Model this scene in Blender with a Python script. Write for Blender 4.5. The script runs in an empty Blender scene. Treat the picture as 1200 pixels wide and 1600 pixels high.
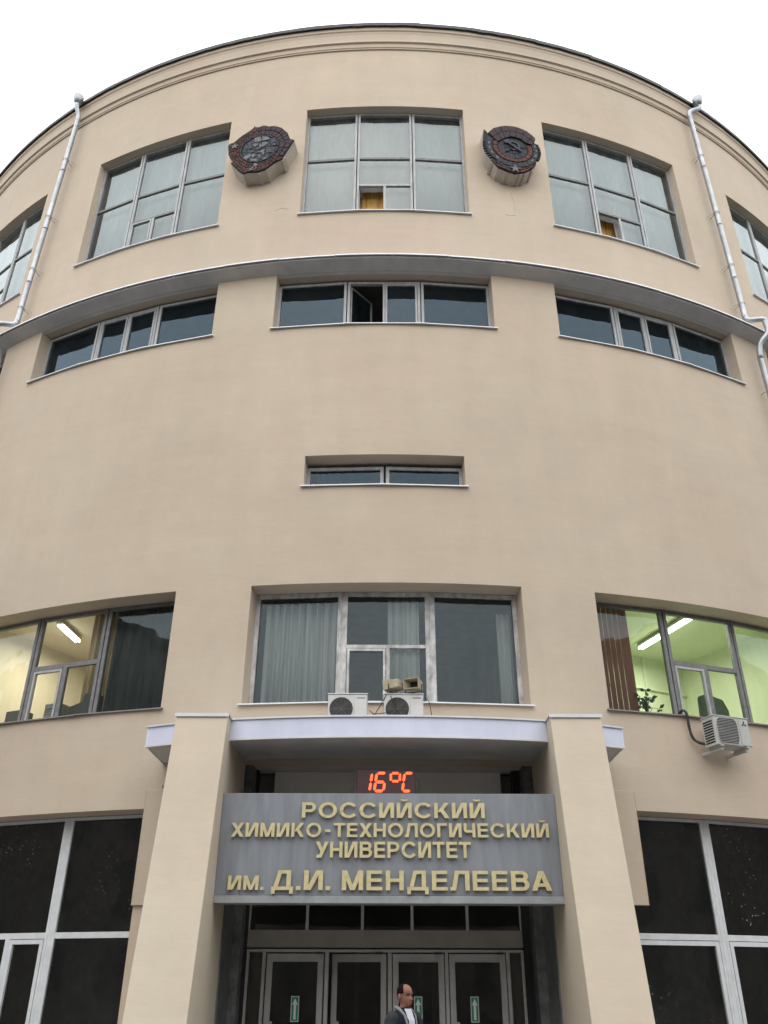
import bpy, math, random
from math import sin, cos, radians as rad, pi, atan2, hypot
from mathutils import Vector, Matrix

random.seed(7)
S = bpy.context.scene
COL = S.collection

# ------------------------------------------------------------------ camera, sky, sun, exposure
CAM_P, CAM_YAW, CAM_ROLL = rad(29.34), rad(-0.178), rad(0.198)
cam = bpy.data.cameras.new('camera')
cam.sensor_fit = 'VERTICAL'; cam.sensor_height = 36.0; cam.lens = 36.0 * 1330.0 / 1600.0
cam.clip_start = 0.05; cam.clip_end = 3000
camo = bpy.data.objects.new('camera', cam); COL.objects.link(camo); S.camera = camo
fw = Vector((sin(CAM_YAW) * cos(CAM_P), cos(CAM_YAW) * cos(CAM_P), sin(CAM_P)))
rt = Vector((cos(CAM_YAW), -sin(CAM_YAW), 0)); up = rt.cross(fw)
r2 = rt * cos(CAM_ROLL) + up * sin(CAM_ROLL); u2 = up * cos(CAM_ROLL) - rt * sin(CAM_ROLL)
M = Matrix((r2, u2, -fw)).transposed().to_4x4(); M.translation = (0.0194, 0, 1.6)
camo.matrix_world = M

SUN_EL, SUN_AZ = rad(48), rad(188)      # high, veiled sun behind the photographer
w = bpy.data.worlds.new('World'); S.world = w; w.use_nodes = True
nt = w.node_tree; nt.nodes.clear()
out = nt.nodes.new('ShaderNodeOutputWorld'); bg = nt.nodes.new('ShaderNodeBackground')
sky = nt.nodes.new('ShaderNodeTexSky'); sky.sky_type = 'NISHITA'; sky.sun_disc = False
sky.sun_elevation = SUN_EL; sky.sun_rotation = SUN_AZ; sky.dust_density = 6; sky.air_density = 1.0
mx = nt.nodes.new('ShaderNodeMix'); mx.data_type = 'RGBA'
mx.inputs[0].default_value = 0.88
# the overcast veil: pale, a third as bright at the horizon as at the zenith
geo = nt.nodes.new('ShaderNodeTexCoord'); sep = nt.nodes.new('ShaderNodeSeparateXYZ')
mr = nt.nodes.new('ShaderNodeMapRange'); mr.inputs[1].default_value = 0.0; mr.inputs[2].default_value = 1.0
mr.inputs[3].default_value = 0.42; mr.inputs[4].default_value = 1.0
vm = nt.nodes.new('ShaderNodeMix'); vm.data_type = 'RGBA'; vm.blend_type = 'MULTIPLY'; vm.inputs[0].default_value = 1.0
vm.inputs[6].default_value = (19.4, 19.9, 20.8, 1)
nt.links.new(geo.outputs['Generated'], sep.inputs[0]); nt.links.new(sep.outputs[2], mr.inputs[0])
nt.links.new(mr.outputs[0], vm.inputs[7])
nt.links.new(sky.outputs[0], mx.inputs[6]); nt.links.new(vm.outputs[2], mx.inputs[7])
nt.links.new(mx.outputs[2], bg.inputs[0]); bg.inputs[1].default_value = 0.1
nt.links.new(bg.outputs[0], out.inputs[0])
sl = bpy.data.lights.new('sun', 'SUN'); sl.energy = 1.3; sl.angle = rad(150); sl.color = (1, 0.96, 0.9)
so = bpy.data.objects.new('sun', sl); COL.objects.link(so)
sd = Vector((sin(SUN_AZ) * cos(SUN_EL), cos(SUN_AZ) * cos(SUN_EL), sin(SUN_EL)))
so.rotation_euler = sd.to_track_quat('Z', 'Y').to_euler()
S.view_settings.view_transform = 'Standard'; S.view_settings.look = 'None'
S.view_settings.exposure = 0.5; S.view_settings.gamma = 1.0; S.view_settings.use_curve_mapping = False
S.cycles.max_bounces = 8; S.cycles.transparent_max_bounces = 12

# ------------------------------------------------------------------ materials
def mat(name, col, rough=0.8, metal=0.0, var=0.0, scale=3.0, bump=0.0, bscale=60.0, col2=None, stretch=None, emit=None, spec=0.5):
    m = bpy.data.materials.new(name); m.use_nodes = True; t = m.node_tree
    b = t.nodes['Principled BSDF']; b.inputs['Base Color'].default_value = (*col, 1)
    b.inputs['Roughness'].default_value = rough; b.inputs['Metallic'].default_value = metal
    b.inputs['Specular IOR Level'].default_value = spec
    if emit:
        b.inputs['Emission Color'].default_value = (*emit[0], 1); b.inputs['Emission Strength'].default_value = emit[1]
    if var or col2 or bump:
        g = t.nodes.new('ShaderNodeNewGeometry'); pos = g.outputs['Position']
        if stretch:
            mp = t.nodes.new('ShaderNodeMapping'); mp.inputs['Scale'].default_value = stretch
            t.links.new(pos, mp.inputs[0]); pos = mp.outputs[0]
    if var or col2:
        n = t.nodes.new('ShaderNodeTexNoise'); n.inputs['Scale'].default_value = scale
        n.inputs['Detail'].default_value = 6; n.inputs['Roughness'].default_value = 0.62
        t.links.new(pos, n.inputs['Vector'])
        r = t.nodes.new('ShaderNodeValToRGB')
        c2 = col2 or tuple(max(0, c * (1 - var)) for c in col); c1 = col if col2 else tuple(min(1, c * (1 + var)) for c in col)
        r.color_ramp.elements[0].position = 0.3; r.color_ramp.elements[0].color = (*c2, 1)
        r.color_ramp.elements[1].position = 0.7; r.color_ramp.elements[1].color = (*c1, 1)
        t.links.new(n.outputs[0], r.inputs[0]); t.links.new(r.outputs[0], b.inputs['Base Color'])
    if bump:
        n2 = t.nodes.new('ShaderNodeTexNoise'); n2.inputs['Scale'].default_value = bscale; n2.inputs['Detail'].default_value = 5
        t.links.new(pos, n2.inputs['Vector'])
        bp = t.nodes.new('ShaderNodeBump'); bp.inputs['Strength'].default_value = bump; bp.inputs['Distance'].default_value = 0.02
        t.links.new(n2.outputs[0], bp.inputs['Height']); t.links.new(bp.outputs[0], b.inputs['Normal'])
    return m

def plaster(name, c):
    m = bpy.data.materials.new(name); m.use_nodes = True; t = m.node_tree; L = t.links
    b = t.nodes['Principled BSDF']; b.inputs['Roughness'].default_value = 0.9; b.inputs['Specular IOR Level'].default_value = 0.25
    g = t.nodes.new('ShaderNodeNewGeometry')
    def noise(scale, detail=5, st=None, rough=0.6):
        n = t.nodes.new('ShaderNodeTexNoise'); n.inputs['Scale'].default_value = scale; n.inputs['Detail'].default_value = detail
        n.inputs['Roughness'].default_value = rough
        if st:
            mp = t.nodes.new('ShaderNodeMapping'); mp.inputs['Scale'].default_value = st; L.new(g.outputs['Position'], mp.inputs[0]); L.new(mp.outputs[0], n.inputs['Vector'])
        else: L.new(g.outputs['Position'], n.inputs['Vector'])
        return n.outputs[0]
    def mul(a, lo, hi, p0=0.3, p1=0.7):
        r = t.nodes.new('ShaderNodeMapRange'); r.inputs[1].default_value = p0; r.inputs[2].default_value = p1
        r.inputs[3].default_value = lo; r.inputs[4].default_value = hi; L.new(a, r.inputs[0]); return r.outputs[0]
    def math_(op, a, bb):
        n = t.nodes.new('ShaderNodeMath'); n.operation = op; L.new(a, n.inputs[0])
        if isinstance(bb, (int, float)): n.inputs[1].default_value = bb
        else: L.new(bb, n.inputs[1])
        return n.outputs[0]
    v = mul(noise(0.22, 4), 0.945, 1.05)
    v = math_('MULTIPLY', v, mul(noise(1.3, 5, (1, 1, 0.45)), 0.965, 1.03))
    v = math_('MULTIPLY', v, mul(noise(0.8, 6, (0.5, 0.5, 3.5)), 0.975, 1.02))
    v = math_('MULTIPLY', v, mul(noise(5, 3), 0.985, 1.015))
    v = math_('MULTIPLY', v, mul(noise(1.1, 4, (2.2, 2.2, 0.08)), 0.982, 1.01))       # faint rain streaks
    hs = t.nodes.new('ShaderNodeMix'); hs.data_type = 'RGBA'; hs.blend_type = 'MULTIPLY'; hs.inputs[0].default_value = 1
    hm = t.nodes.new('ShaderNodeMix'); hm.data_type = 'RGBA'; L.new(mul(noise(0.45, 4), 0, 1, 0.35, 0.65), hm.inputs[0])
    hm.inputs[6].default_value = (c[0] * 1.012, c[1] * 0.99, c[2] * 0.985, 1); hm.inputs[7].default_value = (c[0] * 0.985, c[1] * 1.008, c[2] * 0.995, 1)
    L.new(hm.outputs[2], hs.inputs[6])
    cm = t.nodes.new('ShaderNodeCombineColor'); 
    for i in range(3): L.new(v, cm.inputs[i])
    L.new(cm.outputs[0], hs.inputs[7]); L.new(hs.outputs[2], b.inputs['Base Color'])
    h = math_('ADD', math_('MULTIPLY', noise(1.6, 4), 0.9), math_('MULTIPLY', noise(22, 3), 0.03))
    h = math_('ADD', h, math_('MULTIPLY', noise(1.0, 3, (1.2, 1.2, 5)), 0.5))
    bp = t.nodes.new('ShaderNodeBump'); bp.inputs['Strength'].default_value = 0.16; bp.inputs['Distance'].default_value = 0.06
    L.new(h, bp.inputs['Height']); L.new(bp.outputs[0], b.inputs['Normal'])
    return m

def glass(name, tint=(0.8, 0.84, 0.83), ior=1.75, speck=0.0, film=0.05, wav=0.012, filmcol=(0.35, 0.38, 0.38), refl=(0.93, 0.97, 1)):
    m = bpy.data.materials.new(name); m.use_nodes = True; t = m.node_tree; t.nodes.clear(); L = t.links
    o = t.nodes.new('ShaderNodeOutputMaterial'); tr = t.nodes.new('ShaderNodeBsdfTransparent'); tr.inputs[0].default_value = (*tint, 1)
    gl = t.nodes.new('ShaderNodeBsdfGlossy'); gl.inputs['Roughness'].default_value = 0.025; gl.inputs[0].default_value = (*refl, 1)
    fr = t.nodes.new('ShaderNodeFresnel'); fr.inputs[0].default_value = ior
    g = t.nodes.new('ShaderNodeNewGeometry')
    n = t.nodes.new('ShaderNodeTexNoise'); n.inputs['Scale'].default_value = 0.9; n.inputs['Detail'].default_value = 2
    L.new(g.outputs['Position'], n.inputs['Vector'])
    bp = t.nodes.new('ShaderNodeBump'); bp.inputs['Strength'].default_value = wav; bp.inputs['Distance'].default_value = 1.0
    L.new(n.outputs[0], bp.inputs['Height']); L.new(bp.outputs[0], gl.inputs['Normal'])
    m1 = t.nodes.new('ShaderNodeMixShader'); L.new(fr.outputs[0], m1.inputs[0]); L.new(tr.outputs[0], m1.inputs[1]); L.new(gl.outputs[0], m1.inputs[2])
    # dust film, streaked downwards
    df = t.nodes.new('ShaderNodeBsdfDiffuse'); df.inputs[0].default_value = (*filmcol, 1)
    mp = t.nodes.new('ShaderNodeMapping'); mp.inputs['Scale'].default_value = (4, 4, 0.7); L.new(g.outputs['Position'], mp.inputs[0])
    n2 = t.nodes.new('ShaderNodeTexNoise'); n2.inputs['Scale'].default_value = 1.6; n2.inputs['Detail'].default_value = 3; L.new(mp.outputs[0], n2.inputs['Vector'])
    rm = t.nodes.new('ShaderNodeMapRange'); rm.inputs[1].default_value = 0.35; rm.inputs[2].default_value = 0.75
    rm.inputs[3].default_value = film * 0.3; rm.inputs[4].default_value = film * 1.8; L.new(n2.outputs[0], rm.inputs[0])
    m2 = t.nodes.new('ShaderNodeMixShader'); L.new(rm.outputs[0], m2.inputs[0]); L.new(m1.outputs[0], m2.inputs[1]); L.new(df.outputs[0], m2.inputs[2])
    last = m2
    if speck:
        mp2 = t.nodes.new('ShaderNodeMapping'); mp2.inputs['Scale'].default_value = (23, 23, 9); L.new(g.outputs['Position'], mp2.inputs[0])
        vo = t.nodes.new('ShaderNodeTexVoronoi'); vo.inputs['Scale'].default_value = 1.0; L.new(mp2.outputs[0], vo.inputs['Vector'])
        n3 = t.nodes.new('ShaderNodeTexNoise'); n3.inputs['Scale'].default_value = 0.8; L.new(g.outputs['Position'], n3.inputs['Vector'])
        mrr = t.nodes.new('ShaderNodeMapRange'); mrr.inputs[1].default_value = 0.45; mrr.inputs[2].default_value = 0.75; mrr.inputs[3].default_value = 0.0; mrr.inputs[4].default_value = speck
        L.new(n3.outputs[0], mrr.inputs[0])
        lt = t.nodes.new('ShaderNodeMath'); lt.operation = 'LESS_THAN'; L.new(vo.outputs['Distance'], lt.inputs[0]); L.new(mrr.outputs[0], lt.inputs[1])
        wd = t.nodes.new('ShaderNodeBsdfDiffuse'); wd.inputs[0].default_value = (0.75, 0.75, 0.72, 1)
        m3 = t.nodes.new('ShaderNodeMixShader'); L.new(lt.outputs[0], m3.inputs[0]); L.new(m2.outputs[0], m3.inputs[1]); L.new(wd.outputs[0], m3.inputs[2]); last = m3
    L.new(last.outputs[0], o.inputs[0])
    return m

def cloth(name, c, trans=0.35, var=0.1, st=(3, 3, 0.25)):
    m = mat(name, c, 0.95, var=var, scale=2.0, stretch=st)
    t = m.node_tree; b = t.nodes['Principled BSDF']; o = t.nodes['Material Output']
    tl = t.nodes.new('ShaderNodeBsdfTranslucent'); tl.inputs[0].default_value = (*c, 1)
    mxs = t.nodes.new('ShaderNodeMixShader'); mxs.inputs[0].default_value = trans
    t.links.new(b.outputs[0], mxs.inputs[1]); t.links.new(tl.outputs[0], mxs.inputs[2]); t.links.new(mxs.outputs[0], o.inputs[0])
    return m

WALLC = (0.475, 0.398, 0.312)
m_wall = plaster('tan_plaster', WALLC)
m_pill = plaster('tan_plaster_pillar_lit', (0.53, 0.46, 0.362))  # lighter than the wall plaster, standing in for light on the pillars
m_roof = mat('roof_metal', (0.03, 0.032, 0.03), 0.6, 0.2, var=0.4, scale=6)
m_zinc = mat('zinc', (0.35, 0.37, 0.385), 0.42, 0.7, var=0.18, scale=5, bump=0.08, bscale=8)
m_sillw = mat('white_flashing', (0.56, 0.57, 0.59), 0.5, 0.2, var=0.1, scale=4)
m_silld = mat('grey_flashing', (0.16, 0.15, 0.14), 0.55, 0.2, var=0.15)
m_soff = mat('soffit_paint', (0.47, 0.46, 0.45), 0.8, var=0.12, scale=2.2)
m_fr = mat('weathered_frame', (0.34, 0.345, 0.345), 0.6, 0.1, var=0.22, scale=9, stretch=(1, 1, 0.3))
m_frd = mat('dark_frame', (0.15, 0.155, 0.15), 0.6, var=0.25, scale=8)
m_frg = mat('white_frame', (0.55, 0.57, 0.58), 0.55, var=0.1, scale=6)
m_frp = mat('peeling_frame', (0.62, 0.62, 0.60), 0.7, scale=7, col2=(0.24, 0.24, 0.235), stretch=(1, 1, 0.5))
m_gap = mat('dark_gap', (0.02, 0.02, 0.02), 0.9)
m_gl = glass('window_glass', film=0.06, refl=(0.88, 0.97, 0.98))
m_glb = glass('window_glass_blue', tint=(0.6, 0.72, 0.76), film=0.03, ior=1.5, filmcol=(0.16, 0.22, 0.25), refl=(0.62, 0.84, 1.0))
m_glg = glass('splattered_glass', tint=(0.55, 0.57, 0.55), speck=0.15, film=0.018, ior=1.5, filmcol=(0.16, 0.18, 0.175))
m_glc = glass('office_glass', film=0.03, ior=1.5, refl=(0.80, 0.95, 1.0))
m_gld = glass('door_glass', tint=(0.5, 0.5, 0.48), film=0.03, ior=1.45, filmcol=(0.12, 0.12, 0.11))
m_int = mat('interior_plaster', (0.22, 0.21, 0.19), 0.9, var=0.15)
m_curA = cloth('pale_curtain', (0.74, 0.755, 0.73), var=0.2, st=(0.9, 0.9, 0.22))
m_curC = cloth('white_pleat_curtain', (0.66, 0.68, 0.66), var=0.38, st=(5, 5, 0.12))  # vertical streaks put the light and dark of the pleats into the colour
m_curB = cloth('beige_curtain', (0.70, 0.62, 0.45), 0.5)
m_curD = cloth('dark_green_curtain', (0.060, 0.074, 0.068), 0.02, var=0.35)
m_blind = cloth('red_brown_blind', (0.36, 0.175, 0.13), 0.4)
m_sign = mat('sign_board_paint', (0.195, 0.21, 0.228), 0.7, var=0.17, scale=2.5, stretch=(2.5, 2.5, 0.35), bump=0.05, bscale=12)
m_lip = mat('sign_lip_paint', (0.27, 0.285, 0.29), 0.7, var=0.2, scale=3)
m_gold = mat('gold_letter', (0.53, 0.46, 0.25), 0.55, 0.12, var=0.16, scale=9)
m_goldside = m_gold
m_fascia = mat('lavender_fascia', (0.56, 0.585, 0.70), 0.5, 0.05, var=0.1, scale=1.6, stretch=(1, 1, 0.4))
m_marble = mat('grey_marble', (0.19, 0.2, 0.195), 0.35, scale=3.5, col2=(0.055, 0.06, 0.06), bump=0.02)
m_dfr = mat('door_frame_grey', (0.40, 0.40, 0.385), 0.5, 0.2, var=0.12, scale=5)
m_white_panel = mat('white_recess_paint', (0.72, 0.70, 0.68), 0.8, var=0.08, scale=2)
m_dpan = mat('door_lintel_panel', (0.25, 0.235, 0.2), 0.7, var=0.15, scale=2)
m_white = mat('ac_casing', (0.5, 0.5, 0.485), 0.5, var=0.06, scale=5)
m_acgrey = mat('ac_casing_grey', (0.42, 0.42, 0.40), 0.55, var=0.1, scale=5)
m_grille = mat('ac_grille', (0.13, 0.13, 0.125), 0.7, var=0.2, scale=30)
m_black = mat('black_rubber', (0.02, 0.02, 0.02), 0.6)
m_beige = mat('aged_beige_metal', (0.34, 0.29, 0.2), 0.6, var=0.2, scale=9)
m_asph = mat('asphalt', (0.05, 0.05, 0.052), 0.9, var=0.25, scale=4, bump=0.3, bscale=80)
m_pave = mat('pavement_concrete', (0.22, 0.215, 0.205), 0.9, var=0.2, scale=2, bump=0.2)
m_red = mat('led_segment', (0.5, 0.02, 0.01), 0.5, emit=((1.0, 0.11, 0.03), 1.7))
m_disp = mat('display_case', (0.05, 0.012, 0.016), 0.4)
m_green = mat('exit_green', (0.02, 0.26, 0.14), 0.5)
m_signw = mat('sticker_white', (0.72, 0.74, 0.72), 0.5)
m_tub = mat('lamp_tube', (0.9, 0.9, 0.85), 0.5, emit=((1.0, 0.98, 0.82), 9.0))
m_roomL = mat('cream_room_wall', (0.66, 0.61, 0.50), 0.9, var=0.05, scale=1)
m_roomR = mat('green_room_wall', (0.62, 0.68, 0.47), 0.9, var=0.05, scale=1)
m_wood = mat('lit_varnished_wood', (0.66, 0.38, 0.10), 0.5, var=0.3, scale=6, stretch=(4, 4, 0.4))  # wood tone brightened to stand in for warm room light on the cabinets
m_leaf = mat('houseplant_leaf', (0.02, 0.05, 0.018), 0.5, var=0.3)
m_pot = mat('terracotta', (0.22, 0.1, 0.06), 0.8)
m_paper = mat('paper', (0.32, 0.32, 0.33), 0.9, var=0.3, scale=60, stretch=(0.1, 0.1, 1))
m_box = mat('dark_card', (0.12, 0.12, 0.11), 0.8)
m_chair = mat('green_upholstery', (0.07, 0.10, 0.05), 0.8, var=0.2)
m_emblk = mat('mosaic_grout', (0.018, 0.018, 0.02), 0.9)
m_embside = mat('emblem_side_metal', (0.40, 0.355, 0.30), 0.6, var=0.14, scale=2)
def smalt(n, c): return mat(n, c, 0.5, var=0.45, scale=14, spec=0.06)
m_sm_red = smalt('smalt_red_brown', (0.10, 0.042, 0.034)); m_sm_pur = smalt('smalt_purple_grey', (0.05, 0.036, 0.040))
m_sm_blue = smalt('smalt_slate_blue', (0.062, 0.068, 0.08)); m_sm_grey = smalt('smalt_pale_grey', (0.15, 0.15, 0.158))
m_sm_dark = smalt('smalt_dark_blue', (0.042, 0.048, 0.056)); m_sm_brown = smalt('smalt_brown', (0.05, 0.032, 0.026))
m_skin = mat('skin', (0.21, 0.10, 0.07), 0.6, spec=0.25); m_hair = mat('hair', (0.012, 0.009, 0.008), 1.0, var=0.3, scale=80, spec=0.0)  # skin and clothing tones are lowered to stand in for portal shade
m_navy = mat('navy_jacket', (0.012, 0.015, 0.028), 0.9, var=0.3, scale=14, spec=0.05); m_sleeve = mat('grey_green_sleeve', (0.03, 0.036, 0.035), 0.9, var=0.3, scale=14, spec=0.05)
m_shirt = mat('white_shirt', (0.45, 0.46, 0.52), 0.8, var=0.06, scale=15); m_lining = mat('grey_hood_lining', (0.17, 0.165, 0.155), 0.9, var=0.15, scale=25)
m_trous = mat('dark_trousers', (0.03, 0.03, 0.035), 0.85); m_eye = mat('eye_dark', (0.03, 0.02, 0.02), 0.4)
m_brick = mat('far_brick', (0.30, 0.27, 0.24), 0.9, var=0.2, scale=1.5)

# ------------------------------------------------------------------ helpers
class MB:
    def __init__(s): s.v = []; s.f = []; s.mi = []
    def add(s, vs, fs, mi=0):
        o = len(s.v); s.v += [Vector(p) for p in vs]
        for f in fs: s.f.append([i + o for i in f]); s.mi.append(mi)
    def quad(s, a, b, c, d, mi=0): s.add([a, b, c, d], [(0, 1, 2, 3)], mi)
    def hexa(s, p, mi=0):   # p: 4 bottom + 4 top, counter-clockwise seen from above
        s.add(p, [(3, 2, 1, 0), (4, 5, 6, 7), (0, 1, 5, 4), (1, 2, 6, 5), (2, 3, 7, 6), (3, 0, 4, 7)], mi)
    def box(s, x0, x1, y0, y1, z0, z1, mi=0):
        s.hexa([(x0, y0, z0), (x1, y0, z0), (x1, y1, z0), (x0, y1, z0), (x0, y0, z1), (x1, y0, z1), (x1, y1, z1), (x0, y1, z1)], mi)
    def prism(s, poly, n, mi=0, back=True):   # poly: 3d points (front face, ccw seen from the front); n: vector to the back
        k = len(poly); a = [Vector(p) for p in poly]; b = [p + n for p in a]
        fs = [tuple(range(k))] + ([tuple(range(2 * k - 1, k - 1, -1))] if back else [])
        fs += [(i, i + k, (i + 1) % k + k, (i + 1) % k) for i in range(k)]
        s.add(a + b, fs, mi)
    def tube(s, path, r, n=10, mi=0, caps=True):
        P = [Vector(p) for p in path]; rr = r if isinstance(r, (list, tuple)) else [r] * len(P); rings = []
        ref = None
        for i, p in enumerate(P):
            d = (P[min(i + 1, len(P) - 1)] - P[max(i - 1, 0)]).normalized()
            if ref is None: ref = Vector((1, 0, 0)) if abs(d.x) < 0.8 else Vector((0, 1, 0))
            a = (ref - d * ref.dot(d)).normalized(); ref = a; b = d.cross(a)
            rings.append([p + (a * cos(2 * pi * k / n) + b * sin(2 * pi * k / n)) * rr[i] for k in range(n)])
        vs = [q for rg in rings for q in rg]; fs = []
        for i in range(len(P) - 1):
            for k in range(n): fs.append((i * n + k, i * n + (k + 1) % n, (i + 1) * n + (k + 1) % n, (i + 1) * n + k))
        if caps: fs += [tuple(range(n - 1, -1, -1)), tuple(range((len(P) - 1) * n, len(P) * n))]
        s.add(vs, fs, mi)
    def ball(s, c, rx, ry, rz, n=10, mi=0):
        c = Vector(c); vs = []; fs = []; h = n // 2 + 1
        for i in range(h + 1):
            a = pi * i / h
            for k in range(n): vs.append(c + Vector((rx * sin(a) * cos(2 * pi * k / n), ry * sin(a) * sin(2 * pi * k / n), -rz * cos(a))))
        for i in range(h):
            for k in range(n): fs.append((i * n + k, i * n + (k + 1) % n, (i + 1) * n + (k + 1) % n, (i + 1) * n + k))
        s.add(vs, fs, mi)
    def build(s, name, mats, parent=None, smooth=False, bevel=0.0, label=None):
        if not isinstance(mats, (list, tuple)): mats = [mats]
        xs = [p.x for p in s.v]; ys = [p.y for p in s.v]; zs = [p.z for p in s.v]
        base = Vector(((min(xs) + max(xs)) / 2, (min(ys) + max(ys)) / 2, min(zs)))
        me = bpy.data.meshes.new(name); me.from_pydata([p - base for p in s.v], [], s.f)
        for m_ in mats: me.materials.append(m_)
        for p, i in zip(me.polygons, s.mi): p.material_index = i; p.use_smooth = smooth
        me.update(); o = bpy.data.objects.new(name, me); COL.objects.link(o)
        place(o, base, parent)
        if bevel:
            bv = o.modifiers.new('bevel', 'BEVEL'); bv.width = bevel; bv.segments = 2; bv.limit_method = 'ANGLE'; bv.angle_limit = rad(40)
        if label: o['label'] = label
        return o

WLOC = {}
def place(o, base, parent=None):
    base = Vector(base); WLOC[o.name] = base
    if parent is not None: o.parent = parent; o.location = base - WLOC[parent.name]
    else: o.location = base
def thing(name, label, cat, loc, group=None):
    o = bpy.data.objects.new(name, None); o.empty_display_size = 0.3; COL.objects.link(o); place(o, loc)
    return tag(o, label, cat, group)
def tag(o, label, cat, group=None):
    o['label'] = label; o['category'] = cat
    if group: o['group'] = group
    return o
def struct(o): o['kind'] = 'structure'; return o

CY, R = 36.885, 20.885
def P(th, z, dr=0.0):
    r = R + dr; a = rad(th); return Vector((r * sin(a), CY - r * cos(a), z))
def N(th): a = rad(th); return Vector((sin(a), -cos(a), 0))
def arc(t0, t1, step=0.5):
    n = max(1, int(math.ceil(abs(t1 - t0) / step - 1e-6))); return [t0 + (t1 - t0) * i / n for i in range(n + 1)]
def ring_prism(mb, t0, t1, prof, step=0.5, mi=0, caps=True):   # prof: closed (dr, z) outline, swept round the drum
    T = arc(t0, t1, step); k = len(prof); vs = [P(t, z, d) for t in T for d, z in prof]; fs = []
    for i in range(len(T) - 1):
        for j in range(k):
            a, b = i * k + j, i * k + (j + 1) % k; fs.append((a, b, b + k, a + k))
    if caps: fs += [tuple(range(k)), tuple(range(len(T) * k - 1, (len(T) - 1) * k - 1, -1))]
    mb.add(vs, fs, mi)

# ------------------------------------------------------------------ ground and the street behind the photographer
g = MB(); g.quad((-600, -600, 0), (600, -600, 0), (600, 600, 0), (-600, 600, 0)); struct(g.build('ground', m_asph))
g = MB(); T = arc(-60, 60, 2)
for a, b in zip(T, T[1:]):
    p, q = P(a, 0, 7.5), P(b, 0, 7.5); p0, q0 = P(a, 0, -0.3), P(b, 0, -0.3); z = Vector((0, 0, 0.12))
    g.quad(p0 + z, p + z, q + z, q0 + z); g.quad(p, q, q + z, p + z)
struct(g.build('pavement', m_pave))

# ------------------------------------------------------------------ the rotunda
B = thing('university_building', 'tan plastered drum-shaped university building with bands of windows and a pillared entrance', 'building', (0, 16, 0))
TW = 62
A0, A1, B0, B1, C0, C1, S0, S1, G0, G1 = 19.89, 24.31, 15.91, 17.70, 6.42, 8.93, 11.28, 12.08, 0.35, 4.53
openings = []
WA = [(-0.12, 6.33), (-19.2, 6.36), (19.2, 6.36), (-38.4, 6.36), (38.4, 6.36)]
WB = [(-0.15, 7.6), (-19.82, 7.72), (19.82, 7.72), (-39.2, 7.72), (39.2, 7.72)]
WC = [(0.06, 7.72), (-19.85, 7.66), (19.85, 7.66), (-39.2, 7.66), (39.2, 7.66)]
for t, h in WA: openings.append((t - h, t + h, A0, A1, 0.27))
for t, h in WB: openings.append((t - h, t + h, B0, B1, 0.35))
for t, h in WC: openings.append((t - h, t + h, C0, C1, 0.5))
openings.append((-4.97, 4.86, S0, S1, 0.38))
openings.append((-27.5, -12.25, G0, G1, 0.5)); openings.append((12.0, 27.5, G0, G1, 0.5))
openings.append((-46.8, -31.5, G0, G1, 0.5)); openings.append((31.5, 46.8, G0, G1, 0.5))
openings.append((-7.62, 8.05, 0.0, 5.345, 0.45))
def breaks(vals, step):
    vals = sorted(set(round(v, 4) for v in vals)); res = [vals[0]]
    for a, b in zip(vals, vals[1:]):
        n = max(1, int(math.ceil((b - a) / step - 1e-6))); res += [a + (b - a) * i / n for i in range(1, n + 1)]
    return res
TB = breaks([-TW, TW] + [o[0] for o in openings] + [o[1] for o in openings], 0.6)
ZB = sorted(set([0, 27.2] + [o[2] for o in openings] + [o[3] for o in openings]))
mb = MB()
for i in range(len(TB) - 1):
    tm = (TB[i] + TB[i + 1]) / 2
    for j in range(len(ZB) - 1):
        zm = (ZB[j] + ZB[j + 1]) / 2
        if any(o[0] < tm < o[1] and o[2] < zm < o[3] for o in openings): continue
        mb.quad(P(TB[i], ZB[j]), P(TB[i + 1], ZB[j]), P(TB[i + 1], ZB[j + 1]), P(TB[i], ZB[j + 1]))
for t0, t1, z0, z1, d in openings:
    d = d + 0.12
    mb.quad(P(t0, z0), P(t0, z1), P(t0, z1, -d), P(t0, z0, -d)); mb.quad(P(t1, z1), P(t1, z0), P(t1, z0, -d), P(t1, z1, -d))
    T = [t for t in TB if t0 - 1e-3 <= t <= t1 + 1e-3]
    for a, b in zip(T, T[1:]):
        mb.quad(P(a, z1, -d), P(a, z1), P(b, z1), P(b, z1, -d))
        if z0 > 0: mb.quad(P(a, z0), P(a, z0, -d), P(b, z0, -d), P(b, z0))
wall = mb.build('wall', m_wall, B)
# straight wings that carry the facade on beyond the frame, and a back wall
mb = MB()
for s in (-1, 1):
    a = P(s * TW, 0); dirv = Vector((s * cos(rad(TW)), sin(rad(TW)), 0)); b = a + dirv * 14; c = Vector((b.x, 75, 0)); h = Vector((0, 0, 27.2))
    for p, q in ((a, b), (b, c)): mb.quad(p, q, q + h, p + h) if s > 0 else mb.quad(q, p, p + h, q + h)
    if s < 0: bl, cl = b, c
mb.quad(c, cl, cl + h, c + h)
mb.build('wing_wall', m_wall, B)
mb = MB(); T = arc(-TW, TW, 2); rp = [P(t, 27.96, 0.1) for t in T] + [b + Vector((0, 0, 27.96)), c + Vector((0, 0, 27.96)), cl + Vector((0, 0, 27.96)), bl + Vector((0, 0, 27.96))]
mb.prism(rp, Vector((0, 0, -0.2))); mb.build('roof', m_roof, B)
mb = MB()
prof = [(-0.2, 27.98), (0.17, 27.98), (0.17, 27.80), (0.135, 27.77), (0.135, 27.74), (0.115, 27.66), (0.105, 27.38), (0.13, 27.33), (0.13, 27.27), (0.075, 27.25), (0.065, 27.09), (0.04, 27.07), (0.04, 27.03), (-0.2, 27.03)]
ring_prism(mb, -TW, TW, prof[::-1], 0.5); mb.build('cornice', m_wall, B)
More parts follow.
